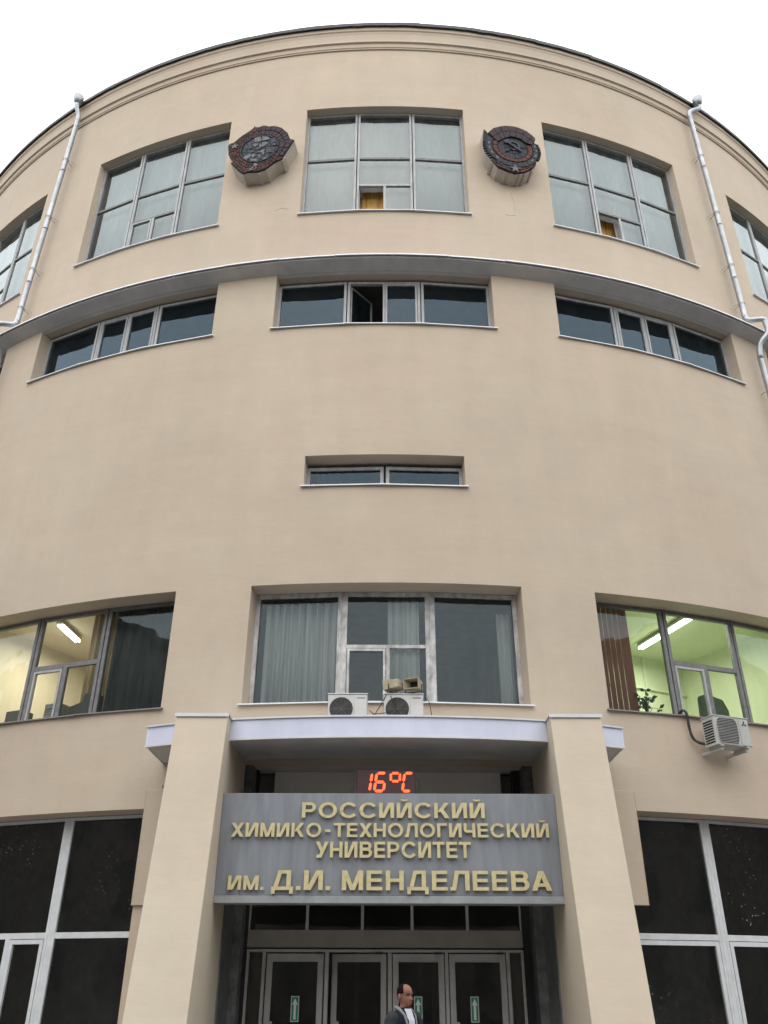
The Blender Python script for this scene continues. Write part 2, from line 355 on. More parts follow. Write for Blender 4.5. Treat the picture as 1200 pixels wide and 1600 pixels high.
# roof edge: lapped sheets of dark metal of uneven length, slightly lifted where they lap
t = -TW; k = 0
while t < TW:
    st = random.choice((5.2, 6.1, 6.8, 7.4)); e = min(TW, t + st); lift = random.uniform(0, 0.035)
    mb = MB(); T = arc(t, e + 0.25, 0.6); n = len(T)
    vs = []
    for i, a in enumerate(T):
        zz = 28.0 + lift * i / n + random.uniform(-0.006, 0.006)
        for d, z in ((-0.25, zz + 0.09), (0.235, zz + 0.085), (0.245, zz - 0.075 + random.uniform(-0.014, 0.012)), (0.2, zz - 0.07), (-0.25, zz)): vs.append(P(a, z, d))
    fs = []
    for i in range(n - 1):
        for j in range(5): a_, b_ = i * 5 + j, i * 5 + (j + 1) % 5; fs.append((b_, a_, a_ + 5, b_ + 5))
    fs += [(4, 3, 2, 1, 0), tuple(range((n - 1) * 5, n * 5))]
    mb.add(vs, fs); mb.build('roof_edge_sheet', m_roof, B); t = e
# ledge between the two upper storeys
mb = MB(); ring_prism(mb, -TW, TW, [(-0.1, 17.68), (0.36, 17.80), (0.36, 17.875), (-0.1, 18.02)], 0.5); mb.build('ledge', m_soff, B)
t = -TW
while t < TW:
    e = min(TW, t + 3.9); mb = MB(); o_ = random.uniform(-0.008, 0.008)
    vs = []; T = arc(t + 0.04, e - 0.0, 4)
    ring_prism(mb, t + 0.03, e, [(0.0, 18.0), (0.35, 17.893), (0.415 + o_, 17.885), (0.425 + o_, 17.838), (0.41 + o_, 17.832), (0.398, 17.868), (0.35, 17.881), (0.0, 17.988)][::-1], 1.3)
    mb.build('ledge_flashing', m_sillw, B); t = e

# ------------------------------------------------------------------ inside: floors, core, partitions
mb = MB()
for z in (0.05, 5.7, 9.35, 10.85, 12.7, 15.35, 18.25, 19.3, 25.2):
    ring_prism(mb, -TW, TW, [(-6.5, z), (-0.62, z), (-0.62, z + 0.2), (-6.5, z + 0.2)], 2)
mb.build('floor_slab', m_int, B)
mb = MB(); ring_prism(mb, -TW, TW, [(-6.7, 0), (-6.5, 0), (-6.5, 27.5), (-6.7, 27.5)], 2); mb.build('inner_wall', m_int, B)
mb = MB()
for t in (-29, -10, 10, 29, -48, 48):
    a, b = t - 0.12, t + 0.12
    for z0, z1 in ((5.9, 9.35), (12.9, 15.35), (15.55, 18.25), (19.5, 25.2)):
        mb.hexa([P(a, z0, -0.63), P(b, z0, -0.63), P(b, z0, -6.5), P(a, z0, -6.5), P(a, z1, -0.63), P(b, z1, -0.63), P(b, z1, -6.5), P(a, z1, -6.5)])
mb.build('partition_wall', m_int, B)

# ------------------------------------------------------------------ windows
class Facet:
    def __init__(s, ta, tb, dr):
        s.a = P(ta, 0, dr); b = P(tb, 0, dr); s.L = (b - s.a).length; s.u = (b - s.a).normalized(); s.n = Vector((s.u.y, -s.u.x, 0))
    def p(s, x, z, d=0): return s.a + s.u * x + s.n * d + Vector((0, 0, z))
    def bar(s, mb, x0, x1, z0, z1, d0=-0.05, d1=0.04, mi=0):
        mb.hexa([s.p(x0, z0, d1), s.p(x1, z0, d1), s.p(x1, z0, d0), s.p(x0, z0, d0), s.p(x0, z1, d1), s.p(x1, z1, d1), s.p(x1, z1, d0), s.p(x0, z1, d0)], mi)
    def rect_frame(s, mb, x0, x1, z0, z1, w, d0=-0.05, d1=0.04):
        s.bar(mb, x0, x0 + w, z0, z1, d0, d1); s.bar(mb, x1 - w, x1, z0, z1, d0, d1)
        s.bar(mb, x0 + w, x1 - w, z0, z0 + w, d0, d1); s.bar(mb, x0 + w, x1 - w, z1 - w, z1, d0, d1)

def window(t0, t1, z0, z1, dr, mulls, fm, gm, w=0.07, spec=None, sill=None, gap=0.025, tm=None, solid=False):
    """faceted window: one flat frame between neighbouring mullions; spec[i] = dict(t=[transom heights], post=fraction, sash={cells}, open={cells})"""
    E = [t0] + mulls + [t1]; spec = spec or {}
    fb = MB(); back = MB()
    f0 = Facet(E[0], E[1], dr)
    frame_o = None; kids = []
    for i in range(len(E) - 1):
        F = Facet(E[i], E[i + 1], dr); sp = spec.get(i, {})
        x0 = gap / 2 if i > 0 else 0.0; x1 = F.L - (gap / 2 if i < len(E) - 2 else 0.0)
        ztop = z1 - 0.012
        F.rect_frame(fb, x0, x1, z0 + 0.02, ztop, w)
        F.bar(back, x0 - gap, x0, z0 + 0.02, ztop, -0.05, 0.036 if solid else -0.015) if i > 0 else None
        zs = [z0 + 0.02 + w] + sorted(sp.get('t', [])) + [ztop - w]
        wt = sp.get('wt', w * 0.8); cells = []
        for j, zt in enumerate(sorted(sp.get('t', []))):
            q = MB(); F.bar(q, x0 + w, x1 - w, zt - wt / 2, zt + wt / 2, -0.045, 0.034); kids.append(('transom', q, tm if tm and zt > sp.get('tmin', 0) else fm))
        for j in range(len(zs) - 1):
            a = zs[j] + (wt / 2 if j > 0 else 0); b = zs[j + 1] - (wt / 2 if j < len(zs) - 2 else 0)
            if j == 0 and sp.get('post'):
                xm = x0 + (x1 - x0) * sp['post']; q = MB(); F.bar(q, xm - wt / 2, xm + wt / 2, a, b, -0.045, 0.034); kids.append(('mullion', q, fm))
                cells += [(x0 + w, xm - wt / 2, a, b), (xm + wt / 2, x1 - w, a, b)]
            else: cells.append((x0 + w, x1 - w, a, b))
        for ci, (a, b, c, d) in enumerate(cells):
            if ci in sp.get('sash', ()):
                q = MB(); ww = sp.get('ws', w * 0.7); g_ = 0.012
                F.rect_frame(q, a + g_, b - g_, c + g_, d - g_, ww, -0.03, 0.045); kids.append(('sash', q, sp.get('sm', fm)))
                a, b, c, d = a + ww + g_, b - ww - g_, c + ww + g_, d - ww - g_
            if ci in sp.get('open', ()):
                # casement swung inwards about its left edge
                ang = rad(sp.get('swing', 62)); u = F.u * cos(ang) - F.n * sin(ang); n2 = Vector((u.y, -u.x, 0)); L = b - a
                def pp(x, z, dd): return F.p(a, z, -0.06) + u * x + n2 * dd
                q = MB(); ww = w * 0.8
                for (xa, xb, za, zb) in ((0, ww, c, d), (L - ww, L, c, d), (ww, L - ww, c, c + ww), (ww, L - ww, d - ww, d)):
                    q.hexa([pp(xa, za, 0.02), pp(xb, za, 0.02), pp(xb, za, -0.02), pp(xa, za, -0.02), pp(xa, zb, 0.02), pp(xb, zb, 0.02), pp(xb, zb, -0.02), pp(xa, zb, -0.02)])
                kids.append(('open_sash', q, fm)); q = MB(); q.quad(pp(ww, c + ww, 0), pp(L - ww, c + ww, 0), pp(L - ww, d - ww, 0), pp(ww, d - ww, 0)); kids.append(('pane', q, gm))
                continue
            q = MB(); q.quad(F.p(a, c, 0), F.p(b, c, 0), F.p(b, d, 0), F.p(a, d, 0)); kids.append(('pane', q, gm))
    for p_, f_ in ((back.v, back.f),):
        if p_: fb.add(p_, f_, 0 if solid else 1)
    fo = fb.build('window', [fm, m_gap], B)
    for n_, q, m_ in kids: q.build(n_, m_, fo)
    if sill:
        prof_in = dr - 0.02
        for i in range(len(E) - 1):
            q = MB(); a, b = E[i], E[i + 1]
            if i == 0: a = a - 0.16
            if i == len(E) - 2: b = b + 0.16
            dz = random.uniform(-0.006, 0.006); po = 0.075
            pr = [(prof_in, z0 + 0.03), (po, z0 - 0.004 + dz), (po + 0.003, z0 - 0.03 + dz), (po - 0.006, z0 - 0.032 + dz), (po - 0.02, z0 - 0.018 + dz), (prof_in, z0 + 0.008)]
            aa, bb = (E[i] if i == 0 else a), (E[i + 1] if i == len(E) - 2 else b)
            ring_prism(q, a, b, [(max(d_, 0.002) if (i in (0, len(E) - 2) and False) else d_, z_) for d_, z_ in pr][::-1], 9)
            q.build('sill', sill, fo)
    return fo

spA = {'t': [21.22, 22.33], 'post': 0.5, 'sash': (), 'wt': 0.07}
for i, (t, h) in enumerate(WA):
    o_ = {0: (0,), 2: (0,)}.get(i, ())
    sp = dict(spA); sp['tmin'] = 22 if i == 0 else 0; sp['open'] = o_; sp['sash'] = tuple(k for k in (0,) if k not in o_); sp['swing'] = 75
    window(t - h, t + h, A0, A1, -0.27, [t - 2.2, t + 2.2], m_fr, m_gl, 0.06, {0: {'t': [22.33], 'wt': 0.08}, 1: sp, 2: {'t': [22.33], 'wt': 0.08}}, m_sillw, tm=m_frd)  # dark transom colour stands for their shaded undersides
for i, (t, h) in enumerate(WB):
    window(t - h, t + h, B0, B1 - 0.06, -0.35, [t - 2.63, t + 2.63], m_fr, m_glb, 0.065,
           {1: {'post': 0.5, 'sash': (1,) if i == 0 else (0, 1), 'open': (0,) if i == 0 else (), 'ws': 0.05, 'swing': 50}}, m_sillw)
window(-4.97, 4.86, S0, S1 - 0.1, -0.38, [-0.05], m_fr, m_glb, 0.075, {}, m_sillw, gap=0.05)
for i, (t, h) in enumerate(WC):
    c = i == 0; fm = m_frp if c else m_frd  # side frames darkened for grime and for contrast against the backlight
    window(t - h, t + h, C0, C1, -0.5, [t - 2.55, t + 2.55], fm, m_glc, 0.085 if c else 0.075,
           {1: {'t': [7.72], 'post': 0.52 if c else 0.5, 'sash': (0,), 'wt': 0.07 if c else 0.1, 'ws': 0.05, 'sm': m_fr if not c else m_frp}}, m_sillw if c else m_silld, gap=0.03 if c else 0.025, solid=c)
gs = {'t': [2.46], 'wt': 0.10}; gss = dict(gs); gss['sash'] = (0,); gss['ws'] = 0.075; gsd = dict(gss); gsd['post'] = 0.48; gsd['sash'] = (1,)
window(-27.5, -12.25, G0, G1, -0.5, [-22.6, -17.5], m_frg, m_glg, 0.055, {0: gss, 1: gsd, 2: gs}, m_silld, gap=0.09, solid=True)
window(12.0, 27.5, G0, G1, -0.5, [17.72, 22.7], m_frg, m_glg, 0.055, {0: gss, 1: gss, 2: gss}, m_silld, gap=0.09, solid=True)
for s in (-1, 1):
    a, b = sorted((s * 31.5, s * 46.8)); window(a, b, G0, G1, -0.5, [a + 5.1, a + 10.2], m_frg, m_glg, 0.055, {0: gss, 1: gs, 2: gss}, m_silld, gap=0.09, solid=True)

# ------------------------------------------------------------------ curtains, blinds, rooms
def curtain(name, t0, t1, z0, z1, dr, amp, n, material, label, cat='curtain', group=None, step=None, thick=0.012):
    mb = MB(); k = max(16, n * 8); front = []
    for i in range(k + 1):
        f = i / k; a = t0 + (t1 - t0) * f; d = dr + amp * sin(2 * pi * n * f + 0.7 * sin(5 * f + t0)) + 0.4 * amp * sin(2 * pi * n * 2.3 * f)
        front.append((a, d))
    def topz(f): return step(f) if step else z0
    vs = []; 
    for i, (a, d) in enumerate(front):
        zb = topz(i / k)
        vs += [P(a, zb, d), P(a, z1, d), P(a, z1, d - thick), P(a, zb, d - thick)]
    fs = []
    for i in range(k):
        for j in range(4): fs.append((i * 4 + j, i * 4 + (j + 1) % 4, (i + 1) * 4 + (j + 1) % 4, (i + 1) * 4 + j)[::-1])
    fs += [(0, 1, 2, 3), (k * 4 + 3, k * 4 + 2, k * 4 + 1, k * 4)]
    mb.add(vs, fs); o = mb.build(name, material, None, smooth=True)
    return tag(o, label, cat, group)
gA = 'pale curtains in the top floor windows'
side = {0: 'over the entrance between the two emblems', 1: 'left of the portrait emblem', 2: 'right of the hammer and sickle emblem', 3: 'left of the left downpipe', 4: 'right of the right downpipe'}
for i, (t, h) in enumerate(WA):
    lab = 'pale closed curtain in the top floor window ' + side[i]
    cut = None
    if i in (0, 2):
        cut = lambda f, h=h: 21.22 if abs((f - 0.5) * 2 * h + 1.1) < 1.1 else A0 - 0.1
    curtain('curtain', t - h + 0.1, t + h - 0.1, A0 - 0.1, A1 + 0.05, -0.50, 0.007, 13, m_curA, lab, 'curtain', gA, cut)
# brown wooden cabinets, coloured as if lamplit, behind the two open top-floor sashes
for t, lab in ((-1.2, 'brown wooden cabinet behind the open sash of the middle top floor window'), (18.0, 'brown wooden cabinet behind the open sash of the top window right of the emblem')):
    c = thing('cabinet', lab, 'cabinet', P(t, 19.5, -1.3), 'cabinets behind open top floor sashes')
    q = MB(); a, b = t - 1.5, t + 1.7
    q.hexa([P(a, 19.5, -0.72), P(b, 19.5, -0.72), P(b, 19.5, -1.2), P(a, 19.5, -1.2), P(a, 22.6, -0.72), P(b, 22.6, -0.72), P(b, 22.6, -1.2), P(a, 22.6, -1.2)])
    q.build('carcass', m_wood, c)
    for k in range(3):
        a2 = a + 0.08 + k * 1.06; b2 = a2 + 0.95; q = MB()
        q.hexa([P(a2, 19.6, -0.69), P(b2, 19.6, -0.69), P(b2, 19.6, -0.715), P(a2, 19.6, -0.715), P(a2, 22.5, -0.69), P(b2, 22.5, -0.69), P(b2, 22.5, -0.715), P(a2, 22.5, -0.715)])
        q.build('cabinet_door', m_wood, c)
# first-floor middle window
curtain('curtain', -7.2, -2.6, 5.95, 8.75, -0.70, 0.07, 9, m_curC, 'white pleated curtain behind the left pane of the window above the canopy', step=None)
curtain('curtain', 0.15, 2.0, 5.95, 9.2, -0.66, 0.03, 4, m_curC, 'white curtain behind the middle panes of the window above the canopy')
curtain('curtain', 6.7, 7.6, 5.95, 8.6, -0.75, 0.04, 3, m_curC, 'narrow grey curtain at the right edge of the window above the canopy')
# first-floor left window: lit cream room
curtain('curtain', -17.2, -12.3, 5.95, 9.3, -0.80, 0.04, 6, m_curD, 'dark green-grey curtain covering the right pane of the lit left window')
curtain('curtain', -19.4, -17.35, 5.95, 9.3, -1.0, 0.06, 6, m_curB, 'beige pleated curtain in the lit cream room at left')
# lit rooms: wall linings are parts of the building
for s, rm in ((-1, m_roomL), (1, m_roomR)):
    t0, t1 = (-28.8, -10.2) if s < 0 else (10.2, 28.8); q = MB(); zf, zc = 5.91, 9.34
    T = arc(t0, t1, 2)
    for a, b in zip(T, T[1:]):
        q.quad(P(a, zf, -4.2), P(b, zf, -4.2), P(b, zc, -4.2), P(a, zc, -4.2)); q.quad(P(a, zc, -0.65), P(a, zc, -4.2), P(b, zc, -4.2), P(b, zc, -0.65))
        q.quad(P(a, zf, -0.65), P(b, zf, -0.65), P(b, zf, -4.2), P(a, zf, -4.2))
        q.quad(P(a, zf, -0.645), P(a, C0 - 0.04, -0.645), P(b, C0 - 0.04, -0.645), P(b, zf, -0.645)); q.quad(P(a, C1 + 0.05, -0.645), P(a, zc, -0.645), P(b, zc, -0.645), P(b, C1 + 0.05, -0.645))
    q.quad(P(t0, zf, -0.65), P(t0, zf, -4.2), P(t0, zc, -4.2), P(t0, zc, -0.65)); q.quad(P(t1, zf, -0.65), P(t1, zf, -4.2), P(t1, zc, -4.2), P(t1, zc, -0.65))
    q.build('room', rm, B)
    if s > 0:
        q = MB()
        for z in (7.1, 8.45):
            ring_prism(q, t0, t1, [(-4.19, z), (-4.12, z), (-4.12, z + 0.05), (-4.19, z + 0.05)], 2)
        for a in (14.5, 20.5, 24.0): q.hexa([P(a, zf, -4.13), P(a + 0.15, zf, -4.13), P(a + 0.15, zf, -4.19), P(a, zf, -4.19), P(a, zc, -4.13), P(a + 0.15, zc, -4.13), P(a + 0.15, zc, -4.19), P(a, zc, -4.19)])
        q.build('wall_batten', m_roomR, B)
def tube_lamp(p0, p1, label, energy, col):
    p0, p1 = Vector(p0), Vector(p1); mid = (p0 + p1) / 2; o = thing('ceiling_light', label, 'ceiling light', mid, None)
    q = MB(); d = (p1 - p0).normalized(); s = Vector((-d.y, d.x, 0)) * 0.09; u = Vector((0, 0, 0.06)); e = Vector((0, 0, 0.04))
    q.hexa([p0 - s + e, p1 - s + e, p1 + s + e, p0 + s + e, p0 - s + u + e, p1 - s + u + e, p1 + s + u + e, p0 + s + u + e]); q.build('housing', m_white, o)
    for k in (-1, 1):
        q = MB(); q.tube([p0 + s * 0.5 * k, p1 + s * 0.5 * k], 0.02, 8); q.build('tube', m_tub, o)
    L = bpy.data.lights.new('lamp_light', 'AREA'); L.shape = 'RECTANGLE'; L.size = (p1 - p0).length; L.size_y = 0.2; L.energy = energy; L.color = col
    lo = bpy.data.objects.new('lamp_light', L); COL.objects.link(lo); place(lo, mid - Vector((0, 0, 0.06)), o); lo.rotation_euler = (0, 0, atan2(d.y, d.x))
tube_lamp((6.5, 20.6, 9.2), (7.16, 18.5, 9.2), 'long fluorescent ceiling light in the green room at right', 84, (1.0, 0.99, 0.84))
tube_lamp((-7.72, 20.2, 9.2), (-7.8, 19.1, 9.2), 'glowing ceiling light in the cream room at left', 72, (1.0, 0.9, 0.68))
for t0, t1 in ((-27.4, -12.3), (-7.6, 7.7), (12.3, 27.4)):
    q = MB(); ring_prism(q, t0, t1, [(-1.15, 6.38), (-0.64, 6.38), (-0.64, 6.42), (-1.15, 6.42)], 1); q.build('window_board', m_roomL, B)
# red-brown vertical blind of the right window
vb = thing('vertical_blind', 'red-brown vertical slat blind hanging in the lit right window', 'blind', P(13.8, 5.95, -0.85))
a = 12.35
for k in range(9):
    q = MB(); wd_ = 0.295; tilt = 0.012; z0_ = 5.95
    p0, p1 = P(a, z0_, -0.85 - tilt), P(a + wd_, z0_, -0.85 + tilt); h_ = Vector((0, 0, 3.2)); t_ = N(a) * 0.006
    q.hexa([p0, p1, p1 - t_, p0 - t_, p0 + h_, p1 + h_, p1 - t_ + h_, p0 - t_ + h_]); q.build('slat', m_blind, vb); a += 0.36 if 0 < k < 7 else 0.30
# houseplant on the sill
pl = thing('potted_plant', 'dark leafy potted plant on the sill of the lit green room', 'plant', P(15.95, 6.42, -0.85))
q = MB(); c0 = P(15.95, 6.425, -0.85); q.tube([c0, c0 + Vector((0, 0, 0.24))], [0.09, 0.12], 14); q.build('pot', m_pot, pl)
lf = MB(); st = MB(); rnd = random.Random(3)
for k in range(12):
    th = rnd.uniform(0, 2 * pi); ln = rnd.uniform(0.12, 0.42); e = c0 + Vector((cos(th) * ln * 0.9, sin(th) * 0.18, 0.28 + rnd.uniform(0.08, 0.5) * (1.1 - ln)))
    st.tube([c0 + Vector((0, 0, 0.2)), (c0 + e) / 2 + Vector((0, 0, 0.2)), e], 0.007, 5)
    for j in range(3):
        d = Vector((rnd.uniform(-1, 1), rnd.uniform(-0.6, 0.6), rnd.uniform(-0.7, 0.5))).normalized(); sd_ = d.cross(Vector((0, 1, 0.2))).normalized(); l_ = rnd.uniform(0.09, 0.15); b0 = e + d * 0.01
        lf.add([b0, b0 + d * l_ * 0.5 + sd_ * 0.04, b0 + d * l_, b0 + d * l_ * 0.5 - sd_ * 0.04, b0 + d * l_ * 0.5 + Vector((0, -0.015, 0))], [(0, 1, 4), (1, 2, 4), (2, 3, 4), (3, 0, 4)])
lf.build('leaves', m_leaf, pl); st.build('stem', m_leaf, pl)
# office chair back, paper stack and boxes
ch = thing('armchair', 'dark green armchair back seen through the right window of the green room', 'chair', P(21.3, 5.92, -1.3))
q = MB(); f_ = Facet(20.1, 22.3, -0.95)
pts = [(0.0, 6.43), (f_.L, 6.43), (f_.L, 6.98), (f_.L * 0.85, 7.22), (f_.L * 0.3, 7.3), (0.05, 7.25)]
q.prism([f_.p(x, z) for x, z in pts], -f_.n * 0.15); q.build('backrest', m_chair, ch, bevel=0.04)
q = MB(); f_.bar(q, 0, f_.L, 6.26, 6.42, -0.8, -0.21); q.build('seat', m_chair, ch, bevel=0.04)
for x in (0.03, f_.L - 0.09):
    for d in (-0.2, -0.66):
        q = MB(); f_.bar(q, x, x + 0.06, 5.92, 6.26, d - 0.1, d - 0.04); q.build('leg', m_wood, ch)
f_ = Facet(-22.4, -20.2, -0.95)
stk = thing('paper_stack', 'uneven stack of grey papers behind the small sash of the lit left window', 'paper stack', f_.p(0.55, 6.42, 0))
rnd = random.Random(5); z = 6.425
for k in range(9):
    h_ = rnd.uniform(0.05, 0.075); o_ = rnd.uniform(-0.03, 0.03); q = MB(); f_.bar(q, 0.32 + o_, 0.72 + o_, z, z + h_ - 0.006, -0.15, 0.2 + o_); q.build('ream', m_paper, stk); z += h_
q = MB(); f2 = Facet(-24.6, -23.3, -0.95); f2.bar(q, 0, f2.L, 6.425, 6.95, -0.15, 0.2)
tag(q.build('box', m_box, None, bevel=0.01), 'dark box at the far left of the cream room window', 'box')
q = MB(); f2 = Facet(-19.7, -17.7, -0.72); q.prism([f2.p(x, z_) for x, z_ in ((0, 6.425), (f2.L, 6.425), (f2.L, 7.1), (f2.L * 0.55, 7.13), (f2.L * 0.5, 6.95), (0, 6.85))], -f2.n * 0.3)
tag(q.build('box', m_box, None, bevel=0.02), 'grey boxes piled under the beige curtain in the cream room', 'box')
# B-row and small window clutter: a curtain strip
curtain('curtain', -4.6, -2.9, 11.05, 12.3, -0.8, 0.03, 3, m_blind, 'dull brown curtain strip at the left of the small slot window')

# ------------------------------------------------------------------ entrance: pillars, canopy, sign, doors
PX = 0.07
def pillar(x0, x1):
    q = MB(); yb = 15.45
    y0, y1 = 13.13, 14.28; zt = 5.665
    q.hexa([(x0, y0, 0), (x1, y0, 0), (x1, yb, 0), (x0, yb, 0), (x0, y1, zt), (x1, y1, zt), (x1, yb, zt), (x0, yb, zt)])
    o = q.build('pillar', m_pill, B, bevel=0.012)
    q = MB(); q.box(x0 - 0.02, x1 + 0.02, y1 - 0.03, yb + 0.3, zt + 0.002, zt + 0.03); q.box(x0 - 0.02, x1 + 0.02, y1 - 0.034, y1 - 0.026, zt - 0.03, zt + 0.002); q.build('cap_flashing', m_sillw, o)
    return o
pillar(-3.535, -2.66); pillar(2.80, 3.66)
# return walls from the pillars to the drum
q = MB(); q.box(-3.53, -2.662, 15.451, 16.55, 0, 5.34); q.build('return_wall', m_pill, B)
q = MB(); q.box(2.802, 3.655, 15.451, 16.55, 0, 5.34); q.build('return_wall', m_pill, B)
# pilaster strips beside the ground-floor windows
for a, b, z0, z1 in ((-12.28, -9.0, 2.89, 4.85), (9.0, 12.87, 2.92, 4.87)):
    q = MB(); ring_prism(q, a, b, [(-0.05, z0), (0.06, z0), (0.06, z1), (-0.05, z1)], 0.5); q.build('pilaster', m_wall, B, bevel=0.006)
for t_, z_ in ((-11.35, 4.90), (11.55, 4.92)):
    q = MB(); ring_prism(q, t_ - 0.16, t_ + 0.16, [(-0.01, z_), (0.02, z_), (0.012, z_ + 0.035), (-0.01, z_ + 0.05)], 0.1); q.build('broken_plaster_edge', m_silld, B)
for path in ([(9.55, 20.95), (9.72, 20.55), (9.70, 20.05), (9.2, 20.02), (8.95, 20.06)], [(-8.4, 20.15), (-7.9, 20.22), (-7.35, 20.16)], [(-30.9, 21.0), (-30.8, 20.86)]):
    q = MB(); q.tube([P(a, z, 0.0) for a, z in path], 0.007, 5); q.build('plaster_crack', m_embside, B)
# canopy: slightly bowed slab
def can_y(x): return 14.38 + 0.030 * x * x + 0.0006 * x ** 4
XS = [-4.2 + 8.4 * i / 30 for i in range(31)]
def slab(x_list, z0, z1, dy0=0.0, yb=17.3, mi=0):
    q = MB(); n = len(x_list); vs = []
    for x in x_list:
        ye = yb if abs(x) < 2.6 else 16.75
        vs += [(x, can_y(x) + dy0, z0), (x, ye, z0), (x, ye, z1), (x, can_y(x) + dy0, z1)]
    fs = []
    for i in range(n - 1):
        for j in range(4): fs.append((i * 4 + j, i * 4 + (j + 1) % 4, (i + 1) * 4 + (j + 1) % 4, (i + 1) * 4 + j))
    fs += [(3, 2, 1, 0), tuple(range((n - 1) * 4, n * 4))]; q.add(vs, fs); return q
can = slab(XS, 5.352, 5.66, 0.03).build('canopy', m_soff, B)
for xa, xb, dzz in ((-4.2, -1.4, 0), (-1.4, 1.4, 0.003), (1.4, 4.2, 0)):
    xl = [x for x in XS if xa - 1e-6 <= x <= xb + 1e-6]; q = MB(); n = len(xl); vs = []
    for x in xl: vs += [(x, can_y(x), 5.34), (x, can_y(x) + 0.027, 5.34), (x, can_y(x) + 0.027, 5.668), (x, can_y(x), 5.668)]
    fs = []
    for i in range(n - 1):
        for j in range(4): fs.append((i * 4 + j, i * 4 + (j + 1) % 4, (i + 1) * 4 + (j + 1) % 4, (i + 1) * 4 + j))
    fs += [(3, 2, 1, 0), tuple(range((n - 1) * 4, n * 4))]; q.add(vs, fs); q.build('fascia_panel', m_fascia, can)
for x in (-4.2, 4.2):
    q = MB(); s = 1 if x > 0 else -1; q.box(min(x, x + s * 0.025), max(x, x + s * 0.025), can_y(x), 16.7, 5.34, 5.668); q.build('fascia_panel', m_fascia, can)
for z0, z1, o0 in ((5.669, 5.70, -0.03), (5.32, 5.352, -0.012)):
    q = MB(); vs = []
    xe = [-4.24] + XS[1:-1] + [4.24]
    for x in xe: vs += [(x, can_y(x) + o0, z0), (x, can_y(x) + 0.025, z0), (x, can_y(x) + 0.025, z1), (x, can_y(x) + o0, z1)]
    fs = []
    for i in range(len(xe) - 1):
        for j in range(4): fs.append((i * 4 + j, i * 4 + (j + 1) % 4, (i + 1) * 4 + (j + 1) % 4, (i + 1) * 4 + j))
    q.add(vs, fs); q.build('edge_trim', m_sillw, can)
# recess behind the sign
q = MB(); q.box(-2.66, -2.50, 16.56, 17.25, 0, 5.35); q.build('marble_cladding', m_marble, B)
q = MB(); q.box(2.62, 2.80, 16.56, 17.25, 0, 5.35); q.build('marble_cladding', m_marble, B)
for xa, xb, side_ in ((-2.662, -2.640, 1), (2.780, 2.803, -1)):
    for k, (za, zb) in enumerate(((0.0, 0.75), (0.757, 1.72), (1.727, 2.9))):
        q = MB(); q.box(xa, xb, 15.52, 16.55, za, zb); q.build('marble_slab', m_marble, B)
q = MB(); q.box(-2.16, 2.27, 17.16, 17.22, 2.96, 5.35); q.build('recess_panel', m_white_panel, B)
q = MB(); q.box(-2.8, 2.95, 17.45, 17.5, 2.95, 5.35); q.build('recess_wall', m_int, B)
q = MB(); q.box(-2.5, -2.455, 16.98, 17.2, 0.12, 5.35); q.build('jamb', m_gap, B)
q = MB(); q.box(2.475, 2.62, 16.98, 17.2, 0.12, 5.35); q.build('jamb', m_gap, B)
q = MB(); q.box(-2.455, 2.475, 17.05, 17.15, 2.265, 2.545); q.build('lintel_panel', m_dpan, B)
# transom lights above the doors
tf = MB(); xs = [-2.45, -1.40, -0.40, 0.50, 1.50, 2.47]
for x in xs: tf.box(x - 0.025, x + 0.025, 17.07, 17.13, 2.546, 3.0)
tf.box(-2.45, 2.47, 17.075, 17.125, 3.0, 3.05)
tw = tf.build('transom_window', m_dfr, B)
for a, b in zip(xs, xs[1:]):
    q = MB(); q.quad((a + 0.025, 17.1, 2.546), (b - 0.025, 17.1, 2.546), (b - 0.025, 17.1, 3.0), (a + 0.025, 17.1, 3.0)); q.build('pane', m_gld, tw)
